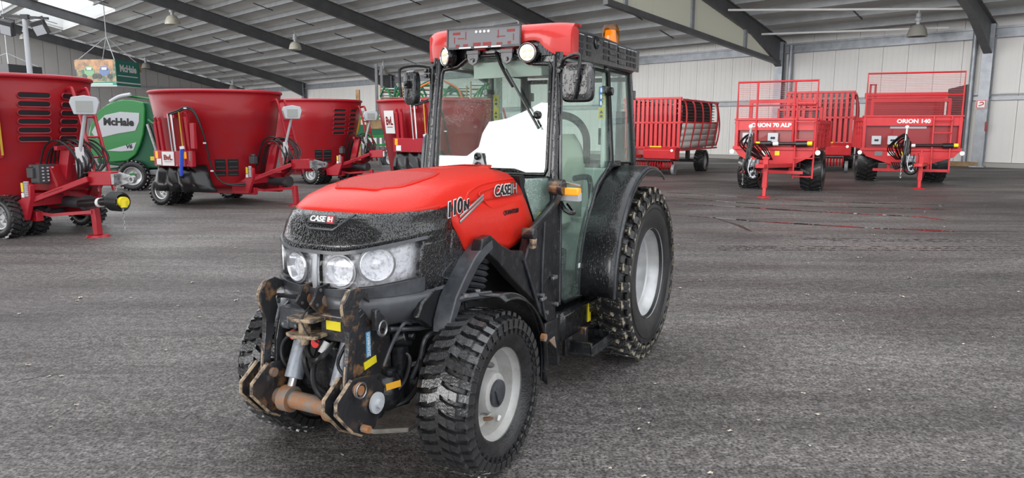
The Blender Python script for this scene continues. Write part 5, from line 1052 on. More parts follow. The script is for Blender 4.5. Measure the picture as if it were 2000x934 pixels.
# ------------------------------------------------------------------ SPREADERS
def spreader(loc, yaw, name, label, W_, H0_, H1_, HG, txt, wheelx, wr, ww, ladder_side, k):
    t = empty(name, loc, yaw); tag(t, label, 'spreader'); hw = W_ / 2
    # front wall : beams and recessed panel.  x = 0 is the front wall, +x towards the drawbar
    zb, zt = H0_, H1_; R_ = M['red']
    g = G(); g.box((-.02, 0, zt - .14), (.10, W_, .28)); hb = g.obj('name_beam', R_, t, bevel=.01)
    g = G(); g.box((.0, 0, zt + .02), (.14, W_ + .04, .05)); g.obj('top_flange', R_, t, bevel=.006)
    text(txt, .165 if k > 0 else .145, M['decalw'], hb, frame((.034, .02 * k, zt - .14), (0, 1, 0), (0, 0, 1)), bold=.006, sx=1.1)
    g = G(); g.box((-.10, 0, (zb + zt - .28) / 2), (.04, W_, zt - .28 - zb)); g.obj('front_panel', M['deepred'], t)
    for y in (-hw + .05, hw - .05): g = G(); g.box((0, y, (zb + zt) / 2), (.10, .09, zt - zb)); g.obj('corner_post', R_, t, bevel=.008)
    g = G(); g.box((0, 0, zb), (.14, W_ + .06, .09)); g.obj('lower_beam', R_, t, bevel=.008)
    g = G(); g.prism([(-hw, zb - .03), (hw, zb - .03), (hw - .15, zb - .22), (.35, zb - .52), (-.35, zb - .52), (-hw + .15, zb - .22)], 'x', -.03, .03); g.obj('apron_plate', R_, t, bevel=.006, smooth=False)
    # hopper body: side walls with ribs, floor
    Lb = 2.9
    for sg in (-1, 1):
        g = G(); g.add([(-.08, sg * hw, zt), (-Lb, sg * hw, zt), (-Lb, sg * (hw - .12), zb - .1), (-.08, sg * (hw - .12), zb - .1)], [(0, 1, 2, 3)]); sw = g.obj('side_wall', R_, t, thick=.04)
        for r4 in range(5): z = zb + (zt - zb) * (r4 + .5) / 5; g = G(); g.box((-Lb / 2, sg * (hw - .10 + .10 * (r4 + .5) / 5 + .01), z), (Lb - .1, .06, .07)); g.obj('side_rib', R_, sw, bevel=.01)
        for r4 in range(4): g = G(); g.box((-.5 - r4 * .85, sg * (hw - .02), (zb + zt) / 2), (.08, .09, zt - zb)); g.obj('side_stake', R_, sw)
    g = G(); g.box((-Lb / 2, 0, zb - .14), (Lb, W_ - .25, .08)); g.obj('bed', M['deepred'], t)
    # raised rear beater frame / front grid
    g = G(); g.box((-.6, 0, zt + .52), (.10, W_ - .5, .09)); g.obj('cross_bar', R_, t)
    for y in (-hw + .28, hw - .28): g = G(); g.box((-.6, y, zt + .26), (.09, .09, .56)); g.obj('upright', R_, t)
    # guard of fine mesh in a tube frame
    gy0, gy1 = HG[0], HG[1]; gz = HG[2]
    g = G(); g.tube([(.05, gy0, zt), (.05, gy0, gz), (.05, gy1, gz), (.05, gy1, zt)], .03, n=8, smooth=False); gf = g.obj('guard_frame', R_, t)
    for zz in HG[3]: g = G(); g.cyl((.05, gy0, zz), (.05, gy1, zz), .022, n=8); g.obj('guard_rail', R_, gf)
    for yy3 in HG[4]: g = G(); g.cyl((.05, yy3, HG[5]), (.05, yy3, gz), .028, n=8); g.obj('guard_post', R_, gf)
    g = G(); y = gy0
    while y < gy1: g.bar((.05, y, zt), (.05, y, gz), .008, .008); y += .05
    z = zt
    while z < gz: g.bar((.05, gy0, z), (.05, gy1, z), .008, .008); z += .05
    tag(g.obj('wire_mesh', R_, gf, smooth=False), kind='stuff')
    # ladder
    la = None
    ly, lz0, lz1 = ladder_side
    for y in (ly - .24, ly + .24):
        g = G(); g.tube([(.10, y, lz1), (.14, y, zb), (.24, y, lz0)], .024, n=8, smooth=False); la = g.obj('ladder', R_, t)
    for i in range(5): z = lz0 + .05 + i * (lz1 - lz0 - .15) / 4; g = G(); g.box((.16 + (.07 if z < zb - .2 else 0), ly, z), (.05, .48, .03)); g.obj('rung', R_, t, bevel=.004)
    # white boxes with black symbol, lamps, labels
    for y in HG[6]:
        g = G(); g.box((.0, y, zb + .28), (.12, .27, .27)); wbx = g.obj('switch_box', M['lightgrey'], t, bevel=.015)
        for sg in (-1, 1): g = G(); g.lathe([(.035, -.003), (.035, .004), (.001, .004)], (.062, y + sg * .028, zb + .28), (1, 0, 0), n=14); g.obj('symbol', M['decal'], wbx)
    for sg in (-1, 1):
        g = G(); g.cyl((.04, sg * (hw + .04), zb - .10), (.10, sg * (hw + .04), zb - .10), .065, n=16); g.obj('front_lamp', M['led'], t)
    for y, a_, b_, mm_ in ((-hw + .5, .22, .14, 'midgrey'), (-hw + .85, .20, .13, 'white'), (-hw + 1.15, .12, .12, 'yellow')):
        g = G(); g.box((.035, y, zb - .13), (.01, a_, b_)); g.obj('label', M[mm_], t)
    # drive shaft parked across the front
    g = G(); g.cyl((.12, -.35, zb + .12), (.16, hw - .35, zb + .14), .045, n=12); ds = g.obj('drive_shaft', M['hosem'], t)
    for y in (-.35, hw - .5):
        g = G(); g.cyl((.14, y, zb + .12), (.14, y + .28, zb + .13), .08, n=14); g.obj('guard_cone', M['hosem'], ds)
    g = G(); g.cyl((.16, hw - .22, zb + .14), (.16, hw - .10, zb + .14), .06, n=12); g.obj('yellow_yoke', M['yellow'], ds); g = G(); g.cyl((.12, -.47, zb + .12), (.12, -.36, zb + .12), .06, n=12); g.obj('yellow_yoke', M['yellow'], ds)
    g = G(); g.cyl((.14, -.02, zb + .12), (.14, .12, zb + .125), .052, n=12); g.obj('pale_band', M['white'], ds)
    # drawbar, jack, hoses
    DL = HG[7]
    for sg in (-1, 1): g = G(); g.bar((-.2, sg * .5, zb - .45), (DL, sg * .04, zb - .40), .14, .10); g.obj('drawbar', R_, t, bevel=.01)
    g = G(); g.box((.3, 0, zb - .62), (.10, W_ * .75, .08)).box((-.1, -W_ * .2, zb - .55), (.1, .08, .2)).box((-.1, W_ * .2, zb - .55), (.1, .08, .2)); g.obj('under_beam', R_, t)
    jx = DL - .25
    g = G(); g.box((jx, .10, .62), (.12, .12, .75)); g.bar((jx, .10, .55), (jx + .02, .10, .03), .085, .085); jk = g.obj('parking_jack', R_, t, bevel=.008)
    g = G(); g.box((jx, .10, 1.0), (.16, .16, .05)).cyl((jx, .10, 1.0), (jx, .10, 1.1), .03, n=8); g.obj('jack_head', R_, jk)
    g = G(); g.cyl((jx + .02, .10, 0), (jx + .02, .10, .03), .17, .13, n=20); g.obj('jack_foot', R_, jk)
    g = G(); g.tube([(DL - .2, -.32, .9), (DL - .25, -.34, 1.3), (DL - .3, -.32, 1.75)], .035, n=8); hm = g.obj('hose_mast', M['steel'], t); g = G(); g.ball((DL - .3, -.32, 1.78), .06, 10); g.obj('mast_knob', M['white'], hm)
    rnd = random.Random(k + 30)
    for i in range(12):
        y = -.62 + i * .055; g = G(); a = rnd.uniform(-.12, .12)
        g.tube([(.2, y * .6, zb - .3), (DL * .5, y - .1, 1.25 + a), (DL - .28, -.32 + a * .2, 1.60 - i * .03), (DL - .15, -.32 + a * .5, 1.05 + a), (DL - .2, y * .7 - .1, .62 + a * .6), (DL * .7, y, .75)], .018, n=6); g.obj('hydraulic_hose', M['hosem'], t)
    for i in range(3):
        g = G(); g.tube([(DL - .1, -.35 + i * .12, 1.0), (DL, -.42 + i * .14, .7), (DL - .05, -.25 + i * .1, .5), (DL, -.1, .72)], .014, n=6); g.obj('pale_cable', M['lightgrey' if i == 1 else 'hosem'], t)
    g = G(); g.box((DL - .15, -.18, .86), (.10, .26, .20)); g.obj('valve_block', M['midgrey'], t, bevel=.01)
    for i in range(4): g = G(); g.cyl((DL - .1, -.26 + i * .05, .92 - (i % 2) * .08), (DL - .06, -.26 + i * .05, .92 - (i % 2) * .08), .018, n=8); g.obj('coupling', M['lightgrey'], t)
    g = G(); g.lathe([(.16, 0), (.20, .03), (.17, .10)], (DL - .15, -.16, .60), (1, 0, 0), n=22).cyl((DL - .15, -.16, .60), (DL - .04, -.16, .60), .12, n=18); hu = g.obj('ball_hitch', M['hosem'], t)
    for i in range(8):
        a = 2 * PI * i / 8; g = G(); g.cyl((DL - .04, -.16 + .075 * math.cos(a), .60 + .075 * math.sin(a)), (DL - .03, -.16 + .075 * math.cos(a), .60 + .075 * math.sin(a)), .026, n=8); g.obj('hub_hole', M['lightgrey'], hu)
    for i in range(11): 
        g = G(); g.tube([Vector((DL - .1, -.42, .95 - .06 * i)) + Vector((.016 * math.cos(a) * (i % 2), .016 * math.cos(a) * (1 - i % 2), .036 * math.sin(a))) for a in [2 * PI * q / 8 for q in range(8)]], .008, n=5, closed=True, smooth=False); g.obj('chain_link', M['steel'], t)
    for y in wheelx[1]: simple_tire(t, wheelx[0], y, wr, ww, wr * .55, 1 if y > 0 else -1, lugs=22)
    g = G(); g.cyl((wheelx[0], wheelx[1][0], wr), (wheelx[0], wheelx[1][1], wr), .07); g.box((-1.4, 0, zb - .35), (2.6, .9, .2)); g.obj('axle', M['darkgrey'], t)
    for sg in (-1, 1): g = G(); g.box((wheelx[0] + .05, sg * (hw - .18), zb - .25), (1.0, .36, .04)); g.obj('mudguard', M['darkgrey'], t)
    # tall black side board on one side
    return t
YO = math.atan2(-.87, -.49)
o70 = spreader((7.14, 19.75, 0), YO, 'manure_spreader', 'smaller red spreader with high wire mesh guard over its left part, on two big tyres', 2.14, 1.20, 1.96, (-1.02, 1.02, 2.98, [2.35], [-.50, .46], 1.25, (-.72, -.05), 1.95), 'ORION 70 ALP', (-1.25, (-.84, .86)), .56, .56, (.78, .42, 2.5), -6)
g = G(); g.box((-.5, .52, 2.25), (.06, 1.1, .05)).box((-.5, -.03, 2.1), (.06, .05, .35)).box((-.5, 1.06, 2.0), (.08, .08, .6)); g.obj('beater_frame', M['red'], o70)
g = G(); g.box((-.62, .85, 2.1), (.10, .42, .42)); g.obj('hose_cluster', M['hosem'], o70, bevel=.03)
YP = math.atan2(-.937, -.35)
o140 = spreader((12.3, 22.45, 0), YP, 'manure_spreader', 'larger red spreader at the right end, full width mesh guard and tall black side', 2.72, 1.10, 2.10, (-1.31, 1.31, 3.42, [2.75], [], 2.1, (-.95, -.50), 1.75), 'ORION 140', (-1.95, (-1.0, 1.02)), .66, .62, (.82, .42, 2.1), 2)
g = G(); g.box((-1.4, 1.42, 2.1), (2.7, .06, 1.9)); g.obj('black_side_board', M['darkgrey'], o140)
g = G(); g.box((-1.8, 0, 2.45), (.1, 2.3, .62)); bb = g.obj('rear_board', M['deepred'], o140)
g = G(); g.box((-1.78, 0, 2.82), (.12, 2.4, .18)); g.obj('board_cap', M['red'], o140); g = G(); g.box((-1.75, -.9, 2.95), (.1, .06, .5)).box((-1.75, -1.05, 2.95), (.1, .06, .5)).box((-1.75, -.97, 3.18), (.1, .2, .04)); g.obj('bracket_frame', M['deepred'], o140)
text('GAFFAR', .14, M['decalw'], o140, frame((-.07, .0, 1.74), (0, 1, 0), (0, 0, 1)), bold=.003) if False else None
g = G(); g.box((-.07, -.08, 1.78), (.01, 1.0, .07)); g.obj('pale_lettering_strip', M['lightgrey'], o140)
# ------------------------------------------------------------------ LOADER WAGONS
def loader_wagon(loc, yaw, label, Wd=2.25, Ln=4.7):
    t = empty('loader_wagon', loc, yaw); tag(t, label, 'trailer', 'red slatted loader wagons by the back wall')
    # origin under the front left... front wall at x=0, centre y=0
    hw = Wd / 2; zt, zm, zb = 2.85, 1.95, 1.02; R_ = M['red']
    n_ = 13
    for i in range(n_):
        y = -hw + .06 + i * (Wd - .12) / (n_ - 1)
        g = G(); g.box((0, y, (zt + zm) / 2), (.05, .10, zt - zm)); g.obj('slat', R_, t)
        g = G(); g.box((.03, y, (zm + zb) / 2), (.05, .11, zm - zb)); g.obj('slat', R_, t)
    for z in (zt, zm, zb): g = G(); g.box((.01, 0, z), (.09, Wd + .04, .07)); g.obj('front_rail', R_, t, bevel=.006)
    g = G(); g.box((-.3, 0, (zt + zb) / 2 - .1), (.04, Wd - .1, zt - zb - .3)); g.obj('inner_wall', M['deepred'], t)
    g = G()
    for zz in (zt - .2, zt - .38, zt - .56): 
        for i in range(n_ - 1): g.box((-.06, -hw + .14 + i * (Wd - .12) / (n_ - 1), zz), (.03, .06, .05))
    tag(g.obj('slat_fitting', M['deepred'], t), kind='stuff')
    # red front hopper, lamps, pickup
    g = G(); g.prism([(0, 1.02), (.35, 1.05), (.55, .95), (.50, .62), (0, .55)], 'y', -hw * .1, hw); g.obj('front_cowl', R_, t, bevel=.02)
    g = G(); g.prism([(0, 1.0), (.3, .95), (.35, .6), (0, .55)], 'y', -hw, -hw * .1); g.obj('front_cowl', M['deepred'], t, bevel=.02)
    for sg in (-1, 1): g = G(); g.cyl((.5, sg * (hw - .12), .93), (.56, sg * (hw - .12), .93), .05, n=12); g.obj('front_lamp', M['led'], t)
    g = G(); g.box((.30, .30, 1.06), (.1, .45, .05)); g.obj('yellow_strip', M['yellow'], t)
    for i in range(15): y = -.55 + i * .1; g = G(); g.lathe([(.14, 0), (.19, .03), (.14, .06)], (.15, y, .38), (0, 1, 0), n=14); g.obj('pickup_ring', R_, t)
    g = G(); g.box((.15, .1, .60), (.4, 1.6, .10)); g.obj('pickup_guard', M['midgrey'], t)
    g = G(); g.cyl((.25, .95, .22), (.25, 1.06, .22), .2, n=18); g.obj('gauge_wheel', M['midgrey'], t)
    for i in range(10): 
        g = G(); a = i * .09; g.tube([(.3, -.5 - a * .5, 1.0 - a * .2), (.75, -.62 - a * .4, 1.02 - a * .3), (1.0, -.6 - a * .2, .65), (.7, -.55 - a * .3, .4 + a * .2)], .022, n=6); g.obj('hydraulic_hose', M['hosem'] if i % 4 else M['rackorange'], t)
    g = G(); g.bar((.1, -.35, .7), (1.6, -.05, .72), .14, .12); g.obj('drawbar', R_, t); g = G(); g.bar((1.3, -.1, .7), (1.3, -.1, .02), .08, .08); g.obj('parking_jack', R_, t)
    # sides: silver ribbed lower boards with red ribs, upper open frame over dark bars
    for sg in (-1, 1):
        for r5 in range(4): g = G(); g.add([(-.05, sg * (hw - .05 + .03 * r5), zb - .02 + .235 * r5), (-Ln, sg * (hw - .05 + .03 * r5), zb - .02 + .235 * r5), (-Ln, sg * (hw - .02 + .03 * r5), zb + .205 + .235 * r5), (-.05, sg * (hw - .02 + .03 * r5), zb + .205 + .235 * r5)], [(0, 1, 2, 3)]); g.obj('side_board', M['sheetwhite'], t, thick=.02)
        for i in range(5):
            x_ = -.35 - i * (Ln - .6) / 4
            g = G(); g.tube([(x_ + .1, sg * (hw - .06), zb - .1), (x_, sg * (hw + .10), zm), (x_ - .02, sg * (hw + .06), zt - .25), (x_ - .04, sg * (hw - .06), zt - .05)], .035, n=6); g.obj('side_rib', R_, t)
        for z in (zm + .02, zt - .06, zb - .08): g = G(); g.box((-Ln / 2, sg * (hw + .03), z), (Ln, .06, .07)); g.obj('side_rail', R_, t)
        for i in range(6): g = G(); g.box((-Ln / 2, sg * (hw - .10), zm + .12 + i * .12), (Ln - .2, .03, .03)); g.obj('inner_bar', M['darkgrey'], t)
        g = G(); g.box((-Ln / 2, sg * (hw - .2), (zt + zm) / 2), (Ln - .2, .03, zt - zm - .1)); g.obj('inner_lining', M['interior'], t)
    for i in range(4): g = G(); g.cyl((-.8 - i * 1.0, -hw, zt - .02), (-.8 - i, hw, zt - .02), .02, n=6); g.obj('roof_hoop', M['steel'], t)
    # tail gate frame
    g = G(); g.tube([(-Ln, hw, zt - .1), (-Ln - .35, hw + .02, zm), (-Ln - .30, hw, 1.4), (-Ln, hw, zb)], .035, n=6); g.tube([(-Ln, -hw, zt - .1), (-Ln - .35, -hw - .02, zm), (-Ln - .30, -hw, 1.4), (-Ln, -hw, zb)], .035, n=6); g.box((-Ln - .2, 0, zm), (.08, Wd, .08)); g.obj('tail_gate', R_, t)
    g = G(); g.box((-Ln / 2, 0, .92), (Ln, 1.2, .14)); g.obj('chassis', R_, t)
    for x_ in (-3.2,):
        for sg in (-1, 1): simple_tire(t, x_, sg * (hw - .15), .43, .40, .23, sg)
        g = G(); g.cyl((x_, -hw + .2, .43), (x_, hw - .2, .43), .06); g.box((x_, .4, .7), (.3, .1, .5)).box((x_, -.4, .7), (.3, .1, .5)); g.obj('axle', M['darkgrey'], t)
    return t
fw = Vector((-.52, -.85, 0)).normalized(); lf = Vector((-fw.y, fw.x, 0)); c = Vector((6.24, 27.0, 0)) - lf * 1.125
loader_wagon(c, math.atan2(fw.y, fw.x), 'red slatted loader wagon with silver side boards, right behind the tractor\'s rear wheel')
fw = Vector((-.44, -.90, 0)).normalized(); lf = Vector((-fw.y, fw.x, 0)); c = Vector((13.6, 29.1, 0)) - lf * 1.26
lw2 = loader_wagon(c, math.atan2(fw.y, fw.x), 'red slatted loader wagon standing between the two spreaders')
lw2.scale = (1.12, 1.12, 1.12)
# ------------------------------------------------------------------ rack, implements, odds and ends behind
RK = empty('pallet_rack', (-4.4, 34.5, 0), math.radians(-4)); tag(RK, 'dark pallet rack with orange beams loaded with green machine parts, behind the tractor cab', 'shelf')
for x_ in (-2.0, .9, 3.6):
    for y in (0, 1.0): g = G(); g.box((x_, y, 2.35), (.12, .10, 4.7)); g.obj('upright', M['rafter'], RK)
for z in (1.5, 2.95):
    for i, (a_, b_) in enumerate(((-2, .9), (.9, 3.6))): g = G(); g.box(((a_ + b_) / 2, -.04, z), (b_ - a_ - .1, .07, .16)); g.obj('beam', M['rackorange'], RK); g = G(); g.box(((a_ + b_) / 2, .5, z + .08), (b_ - a_ - .1, 1.0, .03)); g.obj('shelf_board', M['wood'], RK)
rnd = random.Random(5); i = 0
for (x_, z, wx, hz) in ((-1.3, 3.1, 1.1, .55), (.1, 3.1, 1.0, .75), (1.7, 3.1, 1.2, .6), (2.9, 3.1, .9, .8), (-1.2, 1.65, 1.3, .7), (.2, 1.65, .9, .6), (1.8, 1.65, 1.2, .8)):
    i += 1; o = empty('machine_crate', (0, 0, 0)); 
    o.matrix_world = Matrix.Translation((-4.4, 34.5, 0)) @ Matrix.Rotation(math.radians(-4), 4, 'Z') @ Matrix.Translation((x_, .4, z))
    tag(o, 'open crate of green machine parts, %s on the rack\'s %s shelf' % (('first from the left', 'second from the left', 'third from the left', 'rightmost')[(i - 1) % 4], 'upper' if z > 2 else 'lower'), 'crate', 'crates of green parts on the pallet rack')
    for k in range(4): g = G(); g.box((0, 0, .06 + k * hz / 4), (wx, .8, .05)); g.obj('crate_board', M['wood'] if k % 2 == 0 else M['lightgrey'], o)
    for sx in (-1, 1): g = G(); g.box((sx * wx / 2 * .95, -.38, hz / 2), (.06, .06, hz)); g.obj('crate_post', M['wood'], o)
    for k in range(5): g = G(); x1, x2 = rnd.uniform(-wx / 2, wx / 2), rnd.uniform(-wx / 2, wx / 2); g.tube([(x1, -.42, .1), ((x1 + x2) / 2, -.45, hz * rnd.uniform(.5, 1)), (x2, -.42, hz * rnd.uniform(.2, 1.1))], .05, n=6); g.obj('green_part', M['greenpaint'] if k % 2 else M['darkgreen'], o)
# red pipes arching over the fourth mixer (its filling spout)
for (x0, x1, y_) in ((-2.35, -1.85, 17.2), (-1.15, -1.6, 17.25)):
    g = G(); g.tube([(x0, y_, 2.30), (x0 + (x1 - x0) * .25, y_, 2.62), (x1, y_, 2.82)], .024, n=8); q = g.obj('red_pipe', M['rackorange'], fm4); q.matrix_parent_inverse = fm4.matrix_world.inverted() if False else Matrix.Identity(4)
    q.matrix_local = (Matrix.Translation(fm4.location) @ Matrix.Rotation(math.radians(-22), 4, 'Z') @ Matrix.Diagonal((.98, .98, .98 * .96, 1))).inverted()
# green tedder half hidden behind the third mixer
TD = empty('hay_tedder', (-5.6, 31.0, 0), .2); tag(TD, 'green hay machine with white lettering, standing behind the mixers', 'farm machine')
g = G(); g.bar((-1.2, 0, 2.1), (1.6, 0, 2.35), .10, .10); g.bar((-1.2, 0, 1.35), (1.9, 0, 1.45), .12, .12); g.bar((-1.2, 0, 1.0), (1.9, 0, 1.05), .08, .08); g.obj('green_boom', M['greenpaint'], TD)
g = G(); g.box((.2, .1, 1.62), (2.4, .05, .50)); bd = g.obj('side_board', M['darkgreen'], TD); g = G(); g.box((.3, .2, 1.9), (1.8, .3, .4)); g.obj('wooden_crate_side', M['wood'], TD)
text('ehn', .34, M['decalw'], bd, frame((.5, .06, 1.45), (1, 0, 0), (0, 0, 1)), bold=.01)
g = G(); g.cyl((.4, -.1, .98), (1.4, -.1, 1.0), .16, n=14); g.obj('gear_tube', M['greenpaint'], TD)
simple_tire(TD, .4, -.3, .42, .25, .22, -1); simple_tire(TD, 1.3, -.3, .32, .25, .17, -1)
for i in range(8): g = G(); g.tube([(.2 + i * .2, -.25, .5), (.3 + i * .2, -.4, .9), (.15 + i * .2, -.25, 1.1)], .03, n=6); g.obj('tine_arm', M['steel'] if i % 2 else M['hosem'], TD)
CR = G(); CR.prism([(-.38, .05), (.38, .05), (.48, .55), (-.48, .55)], 'y', -.3, .3); cr_ = CR.obj('tub_box', M['midgrey'], None, bevel=.02); cr_.location = (-3.65, 23.0, .0); cr_.name = 'plastic_tub'; tag(cr_, 'grey plastic tub on the ground left of the mixer behind the cab', 'tub')
PO = G(); PO.box((0, 0, 1.75), (.18, .14, 3.5)); po = PO.obj('timber_post', M['wood'], None, bevel=.01); po.location = (-7.2, 34.2, 0); tag(po, 'upright timber post standing before the pale back wall', 'post')
# hanging advertising cube and its neighbour
def hanging_box(c, half, h, yaw, label, apex, top, faces):
    t = empty('hanging_sign', c, yaw); tag(t, label, 'sign')
    g = G(); g.box((0, 0, 0), (2 * half, 2 * half, h)); bx = g.obj('sign_box', M['darkgrey'], t)
    for k, spec in enumerate(faces):
        rot = Matrix.Rotation(k * PI / 2, 4, 'Z'); f = rot @ frame((0, -half - .01, 0), (1, 0, 0), (0, 0, 1)); g = G(); g.box((0, 0, 0), (2 * half, h, .02)); fc = g.obj('sign_face', M[spec], t, mtx=f)
        if spec == 'teal':
            text('McHale', h * .36, M['decalw'], fc, Matrix.Translation((0, h * .18, .014)), bold=.03, sx=1.0)
            g = G(); g.box((-.1, -h * .10, .014), (2 * half * .84, h * .035, .01)); g.obj('printed_line', M['decalw'], fc)
            g = G(); g.box((0, -h * .36, .014), (2 * half, h * .05, .01)); g.obj('printed_line', M['decalw'], fc)
        if spec == 'photo':
            g = G(); g.box((-half * .1, h * .30, .014), (2 * half * .98, h * .36, .006)); g.obj('printed_sky', mat('printed_dusk', (.55, .28, .12), .5, col2=(.12, .09, .08), nscale=1.2), fc)
            for dx, mm_ in ((-half * .35, 'greenpaint'), (half * .42, 'printblue')):
                if mm_ == 'printblue' and mm_ not in M: M[mm_] = mat('printed_blue', (.10, .16, .32), .5)
                g = G(); g.box((dx, h * .02, .018), (half * .5, h * .28, .006)).box((dx, h * .16, .018), (half * .36, h * .16, .006)); pr = g.obj('printed_tractor', M[mm_], fc)
                g = G(); g.box((dx, h * .15, .022), (half * .26, h * .10, .004)); g.obj('printed_window', M['lightgrey'], fc)
                for sx in (-1, 1): g = G(); g.cyl((dx + sx * half * .26, -h * .14, .02), (dx + sx * half * .26, -h * .14, .026), h * .10, n=14); g.obj('printed_wheel', M['decal'], fc)
            g = G(); g.box((0, -h * .43, .014), (2 * half, h * .14, .01)); g.obj('printed_strip', M['teal'], fc)
            g = G(); g.box((0, -h * .43, .022), (2 * half * .8, h * .04, .01)); g.obj('printed_line', M['decalw'], fc)
    g = G(); g.box((0, 0, -h / 2), (2 * half + .06, 2 * half + .06, .06)); g.obj('bottom_trim', M['white'], t)
    for sx in (-1, 1):
        for sy in (-1, 1): g = G(); g.cyl((sx * half * .92, sy * half * .92, h / 2), (0, 0, apex), .03, n=6); g.obj('suspension_cable', M['lightgrey'], t)
    g = G(); g.cyl((0, 0, apex), (0, 0, top), .035, n=6); g.obj('drop_cable', M['lightgrey'], t)
    return t
hanging_box((-32.84, 60, 6.05), 1.62, 2.05, math.radians(-4), 'hanging advertising cube with a tractor picture on one face and a green face beside it', 2.95, 5.4, ['photo', 'teal', 'photo', 'teal'])
hanging_box((-41.0, 60, 5.75), 1.62, 1.9, math.radians(-10), 'plain dark hanging cube sign at the left edge, above the slotted tub', 1.95, 6.9, ['darkgrey', 'darkgrey', 'darkgrey', 'darkgrey'])
# light mast
MS = empty('light_mast', (-13.08, 20.0, 0), 0); tag(MS, 'slim pale mast with a cross bar and two square floodlights, rising behind the slotted tub', 'lamp post')
g = G(); g.cyl((0, 0, 0), (-.02, 0, 4.62), .085, .06, n=14); g.obj('mast', M['lightgrey'], MS)
g = G(); g.bar((-.62, 0, 4.70), (.62, 0, 4.62), .06, .06); g.box((0, 0, 4.66), (.2, .12, .12)); g.obj('cross_bar', M['darkgrey'], MS)
for x_, rz in ((-.42, .25), (.46, -.25)):
    mm_ = Matrix.Translation((x_, -.12, 4.36)) @ Matrix.Rotation(rz, 4, 'Y') @ Matrix.Rotation(.35, 4, 'X'); g = G(); g.box((0, 0, 0), (.34, .16, .38)); fl2 = g.obj('floodlight', M['darkgrey'], MS, mtx=mm_, bevel=.01)
    g = G(); g.box((0, -.085, -.05), (.28, .012, .24)); g.obj('floodlight_glass', M['lightgrey'], fl2); g = G(); g.tube([(-.19, 0, .05), (-.19, .02, .26), (.19, .02, .26), (.19, 0, .05)], .015, n=6, smooth=False); g.obj('floodlight_bracket', M['darkgrey'], fl2)
# high bay lamps
def bay_lamp(a, s, d, mk, label, drop=0):
    p = RP(a, s, roofz(s) - .3); t = empty('ceiling_lamp', p, 0); tag(t, label, 'lamp')
    g = G(); g.cyl((0, 0, .3), (0, 0, -.15 - drop), .03, n=6); g.obj('suspension_rod', M['lightgrey'], t)
    k = d; z0 = -.15 - drop
    g = G(); g.lathe([(.06 * k, z0), (.13 * k, z0 - .03), (.13 * k, z0 - .22 * k), (.19 * k, z0 - .30 * k), (.16 * k, z0 - .44 * k), (.10 * k, z0 - .46 * k), (.10 * k, z0 - .62 * k)], n=18); g.obj('ballast_housing', M['lightgrey'], t)
    g = G(); g.lathe([(.10 * k, z0 - .60 * k), (.30 * k, z0 - .68 * k), (.43 * k, z0 - .86 * k), (.50 * k, z0 - 1.12 * k), (.52 * k, z0 - 1.26 * k), (.49 * k, z0 - 1.26 * k), (.40 * k, z0 - .88 * k), (.12 * k, z0 - .66 * k)], n=26); g.obj('bell_shade', M[mk], t)
    g = G(); g.ball((0, 0, z0 - .95 * k), .14 * k, 12, (1, 1, 1.4)); g.obj('bulb', M['white'], t)
for a, s, d, mk, lb, dr in ((-56.7, 18.4, 1.05, 'lampglass', 'pale bell-shaped hall lamp nearest the bright skylight', .0), (-52.3, 11.0, .92, 'lampglass', 'bell-shaped hall lamp second along the roof to the right of the skylight', .0), (-51.5, 3.5, .78, 'lampoff', 'small dim bell lamp hanging before the pale back wall near the rack', 0),
    (-81.4, 3.3, .85, 'lampoff', 'small dark bell lamp above the rim of the second mixer tub', 0), (-83.0, 11.9, .85, 'lampoff', 'dark bell lamp just right of the advertising cube', 0), (-30.7, 8.3, .78, 'lampoff', 'brown bell lamp peeping over the tractor cab roof', 0), (-11.1, 2.5, .82, 'lampoff', 'dark bell lamp hanging by the right-hand wall bay', 0), (-84.0, 22.4, .85, 'lampoff', 'dark bell lamp beside the light mast at the upper left', .3)):
    bay_lamp(a, s, d, mk, lb, dr)
# fire extinguisher sign, red handle, base plank
def wallthing(name, c, d, m, label, cat, bevel=.01):
    g = G(); g.box((0, 0, 0), d); o = g.obj(name, M[m], None, bevel=bevel); o.matrix_world = MW @ Matrix.Translation(c); tag(o, label, cat); return o
fs = wallthing('extinguisher_sign', (-8.80, -.47, 2.86), (.42, .02, .42), 'decalw', 'white square safety sign with red symbol on the steel column', 'sign')
g = G(); g.prism([(-.19, -.19), (.19, -.19), (.19, .19), (-.19, .19)], 'y', -.016, -.011); g.obj('red_field', M['red'], fs, smooth=False)
g = G(); g.prism([(-.15, -.15), (.15, -.15), (.15, .15), (-.15, .15)], 'y', -.020, -.016); g.obj('white_field', M['decalw'], fs, smooth=False)
g = G(); g.tube([(-.09, -.022, -.08), (.09, -.022, .0), (.04, -.022, .09), (-.06, -.022, .06)], .022, n=6); g.obj('symbol', M['red'], fs)
wallthing('wall_hook', (-8.55, -.35, 1.85), (.09, .12, .42), 'deepred', 'thin red metal handle on the column below the safety sign', 'handle')
g = G(); g.box((-10.2, -.36, .12), (3.0, .12, .22)); g.obj('base_plank', M['wood'], wb_, bevel=.01)
